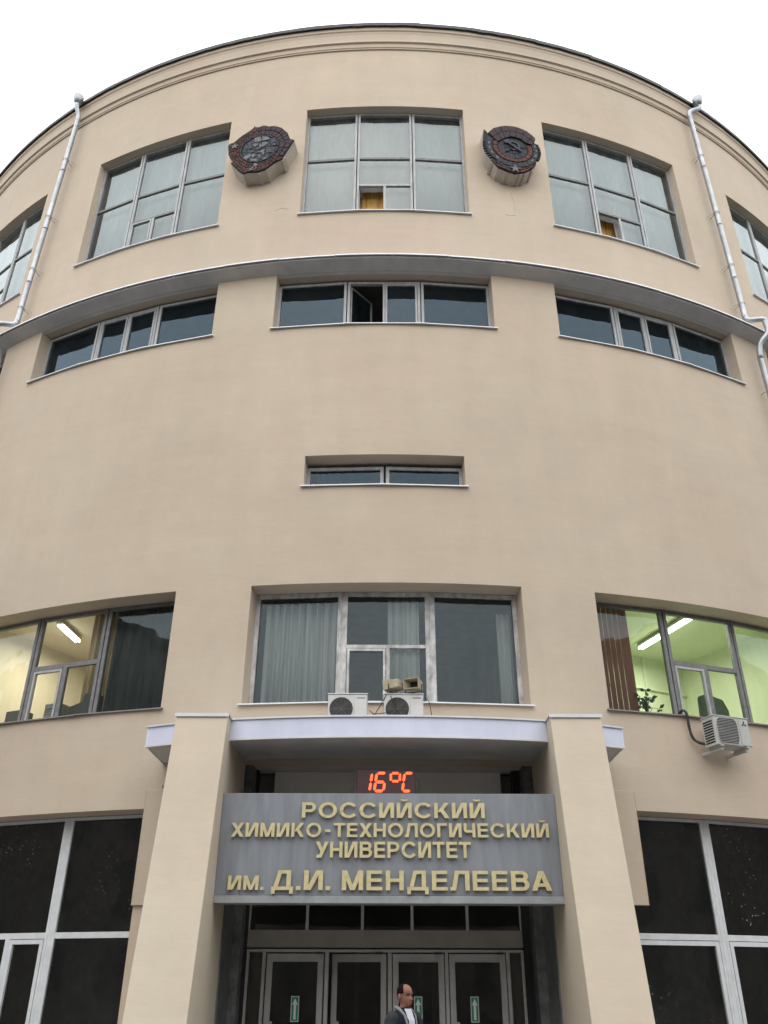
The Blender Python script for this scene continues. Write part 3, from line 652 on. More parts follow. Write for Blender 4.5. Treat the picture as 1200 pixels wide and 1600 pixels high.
# door frame
df = MB(); df.box(-2.45, 2.475, 17.04, 17.16, 2.19, 2.235)
POST = [(-2.45, -2.40), (-2.165, -2.105), (-1.055, -0.985), (0.06, 0.135), (1.07, 1.135), (2.16, 2.225), (2.425, 2.475)]
for a, b in POST: df.box(a, b, 17.045, 17.155, 0.12, 2.19)
dfo = df.build('door_frame', m_dfr, B, bevel=0.006)
for a, b in ((-2.40, -2.165), (2.225, 2.425)):
    q = MB(); q.quad((a, 17.1, 0.12), (b, 17.1, 0.12), (b, 17.1, 2.19), (a, 17.1, 2.19)); q.build('pane', m_gld, dfo)
for x in (-1.15, -0.1, 0.95, 2.05):
    q = MB(); q.box(x - 0.06, x + 0.06, 17.0, 17.038, 2.165, 2.19); q.build('door_closer', m_black, dfo)
def door(x0, x1, ajar=0.0, arrow=None, handle=-1):
    w_ = 0.075; y = 17.06; L = x1 - x0; ca, sa = cos(ajar), sin(ajar); z0, z1 = 0.14, 2.165
    def pp(x, z, d): return Vector((x1 - (L - x) * ca + d * sa * 0, y + (L - x) * sa + d, z))   # hinged at x1, swings inwards
    def bx(q, a, b, c, d_, e0, e1): q.hexa([pp(a, c, e0), pp(b, c, e0), pp(b, c, e1), pp(a, c, e1), pp(a, d_, e0), pp(b, d_, e0), pp(b, d_, e1), pp(a, d_, e1)])
    q = MB()
    for a, b, c, d_ in ((0, w_, z0, z1), (L - w_, L, z0, z1), (w_, L - w_, z0, z0 + 0.2), (w_, L - w_, z1 - 0.1, z1)): bx(q, a, b, c, d_, 0, 0.05)
    for a, b, c, d_ in ((w_, w_ + 0.025, z0 + 0.2, z1 - 0.1), (L - w_ - 0.025, L - w_, z0 + 0.2, z1 - 0.1), (w_ + 0.025, L - w_ - 0.025, z1 - 0.125, z1 - 0.1)): bx(q, a, b, c, d_, 0.012, 0.04)
    o = q.build('door', m_dfr, B)
    q = MB(); q.quad(pp(w_, z0 + 0.2, 0.026), pp(L - w_, z0 + 0.2, 0.026), pp(L - w_, z1 - 0.1, 0.026), pp(w_, z1 - 0.1, 0.026)); q.build('pane', m_gld, o)
    q = MB(); hx = 0.06 if handle < 0 else L - 0.06; bx(q, hx - 0.05, hx + 0.09, 1.09, 1.13, -0.05, -0.02); bx(q, hx - 0.02, hx + 0.02, 1.04, 1.16, -0.02, -0.001); q.build('handle', m_dfr, o)
    if arrow:
        c = arrow; q = MB(); bx(q, c - 0.07, c + 0.07, 1.125, 1.51, 0.016, 0.022)
        s = q.build('arrow_sticker', m_signw, o)
        q = MB(); bx(q, c - 0.058, c + 0.058, 1.137, 1.498, 0.0125, 0.0155); q2 = MB()
        pts = [(c - 0.02, 1.16), (c + 0.02, 1.16), (c + 0.02, 1.38), (c + 0.048, 1.38), (c, 1.475), (c - 0.048, 1.38), (c - 0.02, 1.38)]
        q2.prism([pp(x, z, 0.009) for x, z in pts], Vector((0, 0.003, 0)))
        # green field and white arrow are print on the sticker: one mesh
        q.add(q2.v, q2.f, 1); s2 = q.build('arrow_print', [m_green, m_signw], o)
    return o
door(-2.08, -1.08, 0, 0.53); door(-0.955, 0.035, 0.20, None); door(0.15, 1.055, 0, 0.44); door(1.15, 2.145, 0, 0.42)
q = MB(); q.box(-2.8, 2.95, 20.4, 20.5, 0, 5.3); q.build('vestibule_wall', m_int, B)
q = MB()
for x in (0.72, 1.0, -0.55): q.box(x - 0.05, x + 0.05, 19.4, 19.5, 0.05, 2.3)
q.build('inner_door_frame', m_dpan, B)

# the sign beam with raised letters
sg = thing('name_sign', 'blue-grey board with raised gold Cyrillic university name between the pillars', 'sign', (PX, 14.6, 2.775))
q = MB(); q.box(-2.659, 2.799, 14.5, 14.82, 2.885, 4.43); q.build('board', m_sign, sg, bevel=0.008)
q = MB(); q.box(-2.659, 2.799, 14.478, 14.82, 2.775, 2.884); q.build('bottom_lip', m_lip, sg, bevel=0.008)
SW, BT = 0.205, 0.17          # stem width and bar thickness of the bold grotesque letters, cap height 1
def vbar(x, z0=0.0, z1=1.0, w_=SW): return [(x, z0), (x + w_, z0), (x + w_, z1), (x, z1)]
def hbar(x0, x1, z): return [(x0, z), (x1, z), (x1, z + BT), (x0, z + BT)]
def diag(xb, xt, z0=0.0, z1=1.0, w_=SW * 1.08): return [(xb, z0), (xb + w_, z0), (xt + w_, z1), (xt, z1)]
def ell_seg(cx, cz, rx, rz, a0, a1, wx=SW, wz=BT, n=20):
    A = [rad(a0 + (a1 - a0) * i / n) for i in range(n + 1)]
    return [[(cx + rx * cos(a), cz + rz * sin(a)), (cx + rx * cos(b_), cz + rz * sin(b_)), (cx + (rx - wx) * cos(b_), cz + (rz - wz) * sin(b_)), (cx + (rx - wx) * cos(a), cz + (rz - wz) * sin(a))] for a, b_ in zip(A, A[1:])]
def bowl(x, z0, z1, xr): rz = (z1 - z0) / 2; cx = xr - rz * 1.05; return [hbar(x, cx + 0.002, z0), hbar(x, cx + 0.002, z1 - BT)] + ell_seg(cx, (z0 + z1) / 2, rz * 1.05, rz, -90, 90, n=12)
def glyph(ch):
    I = [vbar(0), vbar(0.65), diag(0.10, 0.535)]
    return {
        'Р': (0.80, [vbar(0)] + bowl(SW - 0.01, 0.37, 1.0, 0.80)), 'О': (1.04, ell_seg(0.52, 0.5, 0.52, 0.515, 0, 360, n=40)), 'С': (0.97, ell_seg(0.52, 0.5, 0.52, 0.515, 36, 324, n=34)),
        'И': (0.855, I), 'Й': (0.855, I + ell_seg(0.4275, 1.27, 0.25, 0.17, 205, 335, 0.1, 0.1, 8)), 'К': (0.86, [vbar(0), diag(SW - 0.02, 0.59, 0.40, 1.0, 0.25), diag(0.61, 0.27, 0.0, 0.60, 0.25)]),
        'Х': (0.86, [diag(0.0, 0.61, w_=0.25), diag(0.61, 0.0, w_=0.25)]), 'М': (0.98, [vbar(0), vbar(0.775), diag(0.385, 0.02, w_=0.21), diag(0.385, 0.75, w_=0.21)]), '-': (0.36, [hbar(0, 0.36, 0.36)]),
        'Т': (0.80, [hbar(0, 0.80, 1 - BT), vbar(0.2975, 0, 1 - BT + 0.01)]), 'Е': (0.73, [vbar(0), hbar(SW - 0.01, 0.73, 0), hbar(SW - 0.01, 0.69, 0.425), hbar(SW - 0.01, 0.72, 1 - BT)]), 'Н': (0.83, [vbar(0), vbar(0.625), hbar(SW - 0.01, 0.63, 0.42)]),
        'Л': (0.86, [vbar(0.655), hbar(0.2, 0.66, 1 - BT), diag(0.03, 0.20, w_=0.2), hbar(-0.03, 0.12, 0)]), 'Г': (0.66, [vbar(0), hbar(SW - 0.01, 0.66, 1 - BT)]),
        'Ч': (0.79, [vbar(0.585), vbar(0, 0.52, 1), hbar(0.1, 0.59, 0.34)] + ell_seg(0.2, 0.53, 0.2, 0.19, 180, 270, n=6)), 'У': (0.86, [diag(0.17, 0.62, w_=0.24), diag(0.33, 0.0, 0.36, 1.0, 0.25), hbar(0.07, 0.25, 0)]),
        'В': (0.83, [vbar(0)] + bowl(SW - 0.01, 0.455, 1.0, 0.79) + bowl(SW - 0.012, 0.0, 0.60, 0.83)), 'Д': (0.98, [hbar(0, 0.98, 0), vbar(0, -0.19, 0.002, 0.165), vbar(0.815, -0.19, 0.002, 0.165), vbar(0.67, BT - 0.01, 1.0, 0.2), hbar(0.30, 0.68, 1 - BT), diag(0.10, 0.29, BT - 0.01, 1.0, 0.19)]),
        'А': (0.92, [diag(0.0, 0.34, w_=0.235), diag(0.685, 0.345, w_=0.235), hbar(0.2, 0.72, 0.20)]), '.': (0.21, [vbar(0, 0, 0.2, 0.21)])}[ch]
def text_line(txt, x0, x1, z0, z1, gapf=0.155):
    items = []; x = 0.0
    for ch in txt:
        wd, st_ = glyph(ch); k = {'Т': -0.035, 'А': -0.05, 'Л': -0.01, 'У': -0.04, 'Х': -0.03, '-': 0.10, '.': -0.02}.get(ch, 0)
        items.append((st_, x + k)); x += wd + gapf + 2 * k
    W_ = x - gapf; sx = (x1 - x0) / W_; sz = z1 - z0
    for st_, ox in items:
        q = MB()
        for n_, poly in enumerate(st_):
            pts_ = ccw([(x0 + (a + ox) * sx, z0 + b_ * sz) for a, b_ in poly]); yf = 14.436 - 0.0006 * (n_ % 9)
            q.prism([(a, yf, b_) for a, b_ in pts_], Vector((0, 14.466 - yf, 0)))
        q.build('letter', m_gold, sg)
def ccw(poly):
    a = sum(p[0] * q[1] - q[0] * p[1] for p, q in zip(poly, poly[1:] + poly[:1])); return poly if a > 0 else poly[::-1]
text_line('РОССИЙСКИЙ', -1.342, 1.626, 4.035, 4.272)
text_line('ХИМИКО-ТЕХНОЛОГИЧЕСКИЙ', -2.457, 2.64, 3.742, 3.955)
text_line('УНИВЕРСИТЕТ', -1.086, 1.368, 3.433, 3.672)
text_line('ИМ.', -2.446, -1.89, 2.96, 3.165)
text_line('Д.И.', -1.765, -0.85, 2.96, 3.245)
text_line('МЕНДЕЛЕЕВА', -0.665, 2.598, 2.96, 3.245)

# LED thermometer display on the beam
dp = thing('temperature_display', 'black LED thermometer panel showing 16 degrees in red on top of the sign', 'display', (0.02, 14.9, 4.43))
q = MB(); q.box(-0.47, 0.52, 14.84, 14.98, 4.432, 4.885); q.build('case', m_disp, dp, bevel=0.01)
for x in (-0.53, 0.58):
    q = MB(); q.box(x - 0.012, x + 0.012, 14.86, 14.9, 4.432, 4.75); q.build('side_bracket', m_black, dp)
def seg7(x0, x1, z0, z1, segs, nm):
    q = MB(); w_ = 0.043; sl_ = 0.14; zm = (z0 + z1) / 2; y = 14.83
    def S_(x, z): return (x + (z - z0) * sl_, y, z)
    def hb(a, b, z):
        h = w_ / 2; q.prism([S_(a, z), S_(a + h, z - h), S_(b - h, z - h), S_(b, z), S_(b - h, z + h), S_(a + h, z + h)], Vector((0, 0.012, 0)))
    def vb_(x, a, b):
        h = w_ / 2; q.prism([S_(x, a), S_(x + h, a + h), S_(x + h, b - h), S_(x, b), S_(x - h, b - h), S_(x - h, a + h)], Vector((0, 0.012, 0)))
    g_ = 0.008
    if 'a' in segs: hb(x0 + g_, x1 - g_, z1)
    if 'g' in segs: hb(x0 + g_, x1 - g_, zm)
    if 'd' in segs: hb(x0 + g_, x1 - g_, z0)
    if 'f' in segs: vb_(x0, zm + g_, z1 - g_)
    if 'e' in segs: vb_(x0, z0 + g_, zm - g_)
    if 'b' in segs: vb_(x1, zm + g_, z1 - g_)
    if 'c' in segs: vb_(x1, z0 + g_, zm - g_)
    q.build(nm, m_red, dp)
zb, zt = 4.535, 4.83
seg7(-0.36, -0.255, zb, zt, 'bc', 'digit'); seg7(-0.175, -0.02, zb, zt, 'acdefg', 'digit')
seg7(0.085, 0.215, zb + 0.15, zt, 'abfgce'.replace('c', '').replace('e', ''), 'degree_sign')
seg7(0.30, 0.44, zb, zt, 'adef', 'degree_letter')
# make the degree ring from a half-height cell
for o in list(dp.children):
    if o.name.startswith('degree_sign'): bpy.data.objects.remove(o)
q = MB(); zc_ = (zb + zt) / 2
def small_ring():
    x0, x1, z0, z1 = 0.13, 0.235, zc_ + 0.015, zt; w_ = 0.038; y = 14.83
    for (a, b, c, d_) in ((x0, x1, z1 - w_ / 2, z1 + w_ / 2), (x0, x1, z0 - w_ / 2, z0 + w_ / 2)): q.box(a, b, y, y + 0.012, c, d_)
    for x in (x0 - w_ / 2 - 0.005, x1 + w_ / 2 + 0.005): q.box(x - w_ / 2, x + w_ / 2, y, y + 0.012, z0 + 0.01, z1 - 0.01)
small_ring(); q.build('degree_sign', m_red, dp)

# ------------------------------------------------------------------ air conditioners, loudspeakers, cables
def ac_unit(origin, u, n, W, H, D, label, casing, group, split=0.66, logo=False, round_=True):
    """origin: front lower left corner; u: along the front; n: outward"""
    u = u.normalized(); n = n.normalized(); o3 = Vector(origin)
    def pp(x, z, d): return o3 + u * x + Vector((0, 0, z)) + n * d
    def bx(q, a, b, c, d_, e0, e1): q.hexa([pp(a, c, e1), pp(b, c, e1), pp(b, c, e0), pp(a, c, e0), pp(a, d_, e1), pp(b, d_, e1), pp(b, d_, e0), pp(a, d_, e0)])
    t = thing('air_conditioner', label, 'air conditioner', pp(W / 2, 0, -D / 2), group)
    q = MB(); bx(q, 0, W, 0, H, -D, 0); q.build('casing', casing, t, bevel=0.012)
    q = MB(); bx(q, -0.012, W + 0.012, H + 0.001, H + 0.022, -D - 0.01, 0.012); q.build('lid', casing, t, bevel=0.006)
    q = MB(); bx(q, W * split + 0.012, W - 0.012, 0.02, H - 0.02, 0.001, 0.012); q.build('side_panel', casing, t, bevel=0.004)
    fx0, fx1 = 0.03, W * split - 0.02; cx, cz = (fx0 + fx1) / 2, H / 2; rr = min((fx1 - fx0) / 2, H * 0.45)
    q = MB(); pts = []
    K = 32
    for k in range(K):
        a = 2 * pi * k / K
        if round_: pts.append((cx + rr * cos(a), cz + rr * sin(a)))
        else:
            e = 0.45; pts.append((cx + rr * math.copysign(abs(cos(a)) ** e, cos(a)), cz + rr * 1.05 * math.copysign(abs(sin(a)) ** e, sin(a))))
    q.prism([pp(x, z, 0.003) for x, z in pts], -n * 0.002); q.build('fan_opening', m_gap, t)
    q = MB()
    for k in range(3):
        a0 = 2 * pi * k / 3 + 0.4
        bl = [(cx + 0.04 * cos(a0), cz + 0.04 * sin(a0))] + [(cx + rr * 0.86 * cos(a0 + d), cz + rr * 0.86 * sin(a0 + d)) for d in (0.1, 0.5, 0.95)] + [(cx + 0.04 * cos(a0 + 0.9), cz + 0.04 * sin(a0 + 0.9))]
        q.prism([pp(x, z, 0.007) for x, z in bl], -n * 0.003)
    hub = [(cx + 0.05 * cos(2 * pi * k / 12), cz + 0.05 * sin(2 * pi * k / 12)) for k in range(12)]; q.prism([pp(x, z, 0.009) for x, z in hub], -n * 0.003)
    q.build('fan', m_black, t)
    q = MB()
    if round_:
        for ri in range(1, 11):
            r_ = rr * ri / 10; q.tube([pp(cx + r_ * cos(2 * pi * k / 24), cz + r_ * sin(2 * pi * k / 24), 0.014) for k in range(25)], 0.0035, 4, caps=False)
        for k in range(8): a = pi * k / 4; q.tube([pp(cx, cz, 0.014), pp(cx + rr * cos(a), cz + rr * sin(a), 0.014)], 0.003, 4)
    else:
        for k in range(17):
            z = cz - rr * 0.98 + rr * 1.96 * k / 16; e = (abs(z - cz) / (rr * 1.05)); xx = rr * (1 - e ** (2 / 0.45)) ** (0.225) if e < 1 else 0
            q.tube([pp(cx - xx, z, 0.012), pp(cx + xx, z, 0.012)], 0.006, 4)
        q.tube([pp(x, z, 0.012) for x, z in pts + pts[:1]], 0.008, 5, caps=False)
    q.build('fan_grille', m_acgrey if not round_ else m_grille, t)
    for x in (0.06, W - 0.14):
        q = MB(); bx(q, x, x + 0.07, -0.025, -0.001, -D - 0.02, 0.02); q.build('foot', m_acgrey, t)
    q = MB()
    for k in range(9): z = 0.05 + (H - 0.1) * k / 9; q.hexa([pp(-0.004, z, -0.05), pp(-0.001, z, -0.05), pp(-0.001, z, -D + 0.04), pp(-0.004, z, -D + 0.04), pp(-0.004, z + 0.032, -0.05), pp(-0.001, z + 0.032, -0.05), pp(-0.001, z + 0.032, -D + 0.04), pp(-0.004, z + 0.032, -D + 0.04)])
    q.build('side_louvre', m_gap, t)
    q = MB()
    if logo:   # three diamonds
        c0_ = (W * 0.86, H * 0.80); s_ = 0.034
        for a in (90, 210, 330):
            a = rad(a); d = (cos(a), sin(a)); p_ = (-d[1], d[0])
            pts = [(c0_[0], c0_[1]), (c0_[0] + d[0] * s_ - p_[0] * s_ * 0.577, c0_[1] + d[1] * s_ - p_[1] * s_ * 0.577), (c0_[0] + d[0] * s_ * 2, c0_[1] + d[1] * s_ * 2), (c0_[0] + d[0] * s_ + p_[0] * s_ * 0.577, c0_[1] + d[1] * s_ + p_[1] * s_ * 0.577)]
            q.prism([pp(x, z, 0.0165) for x, z in pts], -n * 0.004)
    else: bx(q, W * 0.73, W * 0.94, H - 0.075, H - 0.06, 0.0125, 0.016)
    q.build('badge', m_black if logo else m_grille, t)
    return t, pp
gAC = 'air conditioners on the facade'
ac_unit((-1.02, 15.0, 5.725), Vector((1, 0, 0)), Vector((0, -1, 0)), 0.705, 0.53, 0.27, 'left white air conditioner standing on the canopy, nothing on its lid', m_white, gAC)
ac_unit((-0.015, 15.0, 5.725), Vector((1, 0, 0)), Vector((0, -1, 0)), 0.705, 0.53, 0.27, 'white air conditioner on the canopy with two loudspeakers on its lid', m_white, gAC)
pa, pb = P(17.2, 5.72, 0.62), P(19.36, 5.72, 0.60); u_ = (pb - pa)
t3, pp3 = ac_unit(pa, u_, Vector((u_.y, -u_.x, 0)), u_.length, 0.55, 0.36, 'grey air conditioner hanging on brackets under the lit right window', m_acgrey, gAC, split=0.70, logo=True, round_=False)
W3 = u_.length
for x in (0.1, W3 - 0.14):
    q = MB()
    def bx3(a, b, c, d_, e0, e1): q.hexa([pp3(a, c, e1), pp3(b, c, e1), pp3(b, c, e0), pp3(a, c, e0), pp3(a, d_, e1), pp3(b, d_, e1), pp3(b, d_, e0), pp3(a, d_, e0)])
    bx3(x, x + 0.045, -0.085, -0.028, -0.64, -0.03)
    q.build('bracket', m_acgrey, t3)
q = MB(); pts = [P(16.4, 6.40, -0.1), P(16.5, 6.50, 0.06), P(16.62, 6.42, 0.12), P(16.68, 6.15, 0.10), P(16.8, 5.95, 0.10), P(17.0, 5.86, 0.15), P(17.2, 5.82, 0.22), P(17.35, 5.80, 0.3)]
def smooth_path(pts, n=6):
    res = []
    for i in range(len(pts) - 1):
        p0, p1, p2, p3 = pts[max(i - 1, 0)], pts[i], pts[i + 1], pts[min(i + 2, len(pts) - 1)]
        for k in range(n):
            t = k / n; res.append(0.5 * ((2 * p1) + (p2 - p0) * t + (2 * p0 - 5 * p1 + 4 * p2 - p3) * t * t + (3 * p1 - p0 - 3 * p2 + p3) * t ** 3))
    return res + [pts[-1]]
sp_ = smooth_path(pts); q.tube(sp_, [0.024 + 0.005 * random.random() for _ in sp_], 8); tag(q.build('insulated_pipe', m_black, None, smooth=True), 'black insulated pipe running from the right window sill to the air conditioner', 'pipe')
# boxy horn loudspeakers
def speaker(c, yaw, label, pitch=0.0):
    t = thing('loudspeaker', label, 'loudspeaker', c, 'beige loudspeakers on the air conditioner'); Rm = Matrix.Rotation(yaw, 3, 'Z') @ Matrix.Rotation(pitch, 3, 'X'); c = Vector(c)
    def pp(x, y, z): return c + Rm @ Vector((x, y, z))
    q = MB(); w0, w1, L_ = 0.15, 0.11, 0.30; h0, h1 = 0.19, 0.14; th = 0.012
    fo = [pp(-w0, -L_ / 2, 0), pp(w0, -L_ / 2, 0), pp(w0, -L_ / 2, h0), pp(-w0, -L_ / 2, h0)]; ba = [pp(-w1, L_ / 2, 0.02), pp(w1, L_ / 2, 0.02), pp(w1, L_ / 2, 0.02 + h1), pp(-w1, L_ / 2, 0.02 + h1)]
    fi = [pp(-w0 + th, -L_ / 2, th), pp(w0 - th, -L_ / 2, th), pp(w0 - th, -L_ / 2, h0 - th), pp(-w0 + th, -L_ / 2, h0 - th)]; ti = [pp(-0.07, 0, 0.05), pp(0.07, 0, 0.05), pp(0.07, 0, 0.15), pp(-0.07, 0, 0.15)]
    q.add(fo + ba, [(i, (i + 1) % 4, (i + 1) % 4 + 4, i + 4)[::-1] for i in range(4)] + [(4, 5, 6, 7)[::-1]])
    q.add(fo + fi, [(i, (i + 1) % 4, (i + 1) % 4 + 4, i + 4) for i in range(4)]); q.add(fi + ti, [(i, (i + 1) % 4, (i + 1) % 4 + 4, i + 4) for i in range(4)])
    q.build('horn', m_beige, t)
    q = MB(); q.add(ti, [(0, 1, 2, 3)]); q.build('throat', m_gap, t)
    q = MB()
    for s in (-1, 1): q.tube([pp(s * (w0 + 0.012), -0.03, 0.09), pp(s * (w0 + 0.012), -0.03, -0.04), pp(s * 0.02, -0.03, -0.045)], 0.011, 6)
    q.tube([pp(0, -0.03, -0.045), pp(0, -0.03, -0.065)], 0.03, 8); q.build('bracket', m_black, t)
    return t
speaker((0.17, 15.05, 6.345), rad(-118), 'beige loudspeaker turned sideways, left one on the air conditioner lid', rad(4))
speaker((0.53, 15.05, 6.35), rad(-24), 'beige loudspeaker with its square mouth facing the street', rad(3))
q = MB()
for pts in ([(-0.3, 14.98, 5.78), (-0.2, 14.96, 5.85), (-0.05, 14.98, 6.1), (0.05, 15.0, 6.3)], [(-0.28, 14.95, 5.95), (-0.15, 14.93, 5.85), (0.02, 14.96, 5.78)], [(-0.22, 14.95, 5.88), (0.1, 14.97, 5.92)],
            [(0.72, 15.0, 6.2), (0.80, 15.0, 6.1), (0.85, 15.0, 5.72)], [(0.10, 14.96, 6.22), (0.2, 14.965, 6.0), (0.30, 14.96, 5.72)]):
    q.tube(smooth_path([Vector(p) for p in pts]), 0.008, 5)
tag(q.build('cable', m_black, None), 'tangled black cables between the two air conditioners on the canopy', 'cable')

# ------------------------------------------------------------------ downpipes
def downpipe(ts, lab, fun_t, low_t):
    t = thing('downpipe', lab, 'downpipe', P(low_t, 0.3, 0.3), 'zinc downpipes on the drum')
    q = MB(); f0 = P(fun_t, 28.02, 0.42); q.tube([f0 + Vector((0, 0, -0.28)), f0 + Vector((0, 0, -0.10)), f0 + Vector((0, 0, 0.03)), f0 + Vector((0, 0, 0.08))], [0.085, 0.15, 0.17, 0.175], 16); q.build('funnel', m_zinc, t, smooth=True)
    up_ = [f0 + Vector((0, 0, -0.26)), P(fun_t, 27.62, 0.40), P(ts[0], 27.3, 0.27), P(ts[0], 27.0, 0.24)]
    q = MB(); q.tube(smooth_path(up_, 4), 0.074, 14); q.build('offset_bend', m_zinc, t, smooth=True)
    z = 27.02; n = 4; zs = [27.02, 24.6, 22.0, 19.8, 18.3]
    for a, b in zip(zs, zs[1:]):
        fa = (27.02 - a) / 8.7; fb_ = (27.02 - b) / 8.7; ta = ts[0] + (ts[1] - ts[0]) * fa; tb = ts[0] + (ts[1] - ts[0]) * fb_
        q = MB(); q.tube([P(ta, a, 0.24), P(tb, b + 0.03, 0.24), P(tb, b - 0.02, 0.24)], [0.077, 0.077, 0.083], 14); q.build('pipe_length', m_zinc, t, smooth=True)
        q = MB(); zz = b + 0.5; tm = ts[0] + (ts[1] - ts[0]) * (27.02 - zz) / 8.7; s_ = 1 if tm > 0 else -1
        q.tube([P(tm, zz, 0.14), P(tm, zz - 0.02, -0.05)], 0.012, 6); q.tube([P(tm + 0.25 * -s_, zz - 0.03, 0.33), P(tm - 0.6 * s_, zz - 0.1, 0.02)], 0.009, 5)
        q.tube([P(tm, zz, 0.24) + Vector((0.095 * cos(2 * pi * k / 16), 0.095 * sin(2 * pi * k / 16), 0)) for k in range(17)], 0.008, 5, caps=False); q.build('bracket', m_zinc, t)
    s_ = 1 if ts[1] > 0 else -1
    el = [P(ts[1], 18.32, 0.24), P(ts[1] + 0.12 * s_, 18.16, 0.30), P(ts[1] + 0.75 * s_, 18.10, 0.56), P(ts[1] + 0.92 * s_, 17.98, 0.58), P(ts[1] + 0.9 * s_, 17.62, 0.57), P(low_t, 17.3, 0.34), P(low_t, 16.85, 0.25)]
    q = MB(); q.tube(smooth_path(el, 3), 0.079, 14); q.build('elbow', m_zinc, t, smooth=True)
    zs = [16.87, 14.2, 11.5, 8.8, 6.1, 3.4, 0.4]
    for a, b in zip(zs, zs[1:]):
        q = MB(); q.tube([P(low_t, a, 0.25), P(low_t, b + 0.03, 0.25), P(low_t, b - 0.02, 0.25)], [0.077, 0.077, 0.083], 14); q.build('pipe_length', m_zinc, t, smooth=True)
        q = MB(); zz = b + 1.6; q.tube([P(low_t - 0.3 * s_ * -1, zz - 0.03, 0.33), P(low_t + 0.6 * s_, zz - 0.1, 0.02)], 0.009, 5); q.tube([P(low_t, zz, 0.14), P(low_t, zz - 0.02, -0.05)], 0.012, 6); q.build('bracket', m_zinc, t)
downpipe((-29.42, -30.05), 'left galvanised downpipe with a straight funnel, cranked round the ledge', -29.45, -31.0)
downpipe((28.68, 28.86), 'right galvanised downpipe with a bent neck under its funnel', 29.75, 29.35)

# ------------------------------------------------------------------ emblems
def inset(poly, d):
    cx = sum(p[0] for p in poly) / len(poly); cz = sum(p[1] for p in poly) / len(poly); res = []
    for x, z in poly:
        l = hypot(x - cx, z - cz) or 1; f = max(0.3, 1 - d / l); res.append((cx + (x - cx) * f, cz + (z - cz) * f))
    return res
def ccw(poly):
    a = sum(p[0] * q[1] - q[0] * p[1] for p, q in zip(poly, poly[1:] + poly[:1])); return poly if a > 0 else poly[::-1]
def emblem(th, zc, D, outline, label, tiles, ribs, body=None):
    n = N(th); u = Vector((cos(rad(th)), sin(rad(th)), 0)); c = P(th, zc, 0); t = thing('emblem', label, 'emblem', P(th, zc - 1, 0.1), 'round emblems on the top storey')
    def pp(x, z, d): return c + u * x + Vector((0, 0, z)) + n * d
    o = ccw(outline); q = MB(); q.prism([pp(x, z, D) for x, z in ccw(body or outline)], -n * (D + 0.12)); q.build('housing', m_embside, t)
    q = MB(); q.prism([pp(x, z, D + 0.03) for x, z in o], -n * 0.028); q.build('grout_bed', m_emblk, t)
    for x, z in ribs:
        q = MB(); l = hypot(x, z); dx, dz = x / l, z / l; px_, pz_ = -dz, dx; w_ = 0.035
        po = [(x + px_ * w_ + dx * 0.03, z + pz_ * w_ + dz * 0.03), (x + px_ * w_ - dx * 0.05, z + pz_ * w_ - dz * 0.05), (x - px_ * w_ - dx * 0.05, z - pz_ * w_ - dz * 0.05), (x - px_ * w_ + dx * 0.03, z - pz_ * w_ + dz * 0.03)]
        q.prism([pp(a, b, D - 0.005) for a, b in ccw(po)], -n * (D + 0.05)); q.build('housing_rib', m_embside, t)
    for nm, poly, m_, d0, hgt in tiles:
        poly = ccw(poly); q = MB(); k = random.uniform(-0.004, 0.006)
        q.prism([pp(x, z, D + d0 + hgt + k) for x, z in poly], -n * (hgt + k - 0.0008), back=False); q.build(nm, m_, t)
def outline_r(outline, cx, cz, a):
    best = None; dx, dz = cos(a), sin(a)
    for (x0, z0), (x1, z1) in zip(outline, outline[1:] + outline[:1]):
        ex, ez = x1 - x0, z1 - z0; den = dx * ez - dz * ex
        if abs(den) < 1e-9: continue
        t = ((x0 - cx) * ez - (z0 - cz) * ex) / den; s = ((x0 - cx) * dz - (z0 - cz) * dx) / den
        if t > 0 and -1e-6 <= s <= 1 + 1e-6: best = t if best is None else max(best, t)
    return best or 0.9
def polar_tiles(cx, cz, r_in, r_out, a0, a1, da, layers, gap, m_, d0, h, nm='tile', stagger=True, jit=0.15):
    res = []; L = layers
    for li in range(L):
        a = a0 + (da / 2 if (stagger and li % 2) else 0)
        while a < a1 - 1e-6:
            d = da * random.uniform(1 - jit, 1 + jit); b = min(a + d, a1); q = []
            for aa, f in ((a, li / L), ((a + b) / 2, li / L), (b, li / L), (b, (li + 1) / L), ((a + b) / 2, (li + 1) / L), (a, (li + 1) / L)):
                ri = r_in(aa) if callable(r_in) else r_in; ro = r_out(aa) - 0.012; rr = ri + (ro - ri) * f; q.append((cx + rr * cos(aa), cz + rr * sin(aa)))
            mm = m_(a, li) if callable(m_) else m_
            res.append((nm, inset(q, gap), mm, d0, h)); a = b
    return res
def ring_seg(cx, cz, r0, r1, a0, a1, n=10):
    return [(cx + r1 * cos(a0 + (a1 - a0) * i / n), cz + r1 * sin(a0 + (a1 - a0) * i / n)) for i in range(n + 1)] + [(cx + r0 * cos(a1 - (a1 - a0) * i / n), cz + r0 * sin(a1 - (a1 - a0) * i / n)) for i in range(n + 1)]
def star(cx, cz, r, rot=pi / 2): return [(cx + (r if i % 2 == 0 else r * 0.42) * cos(rot + pi * i / 5), cz + (r if i % 2 == 0 else r * 0.42) * sin(rot + pi * i / 5)) for i in range(10)]

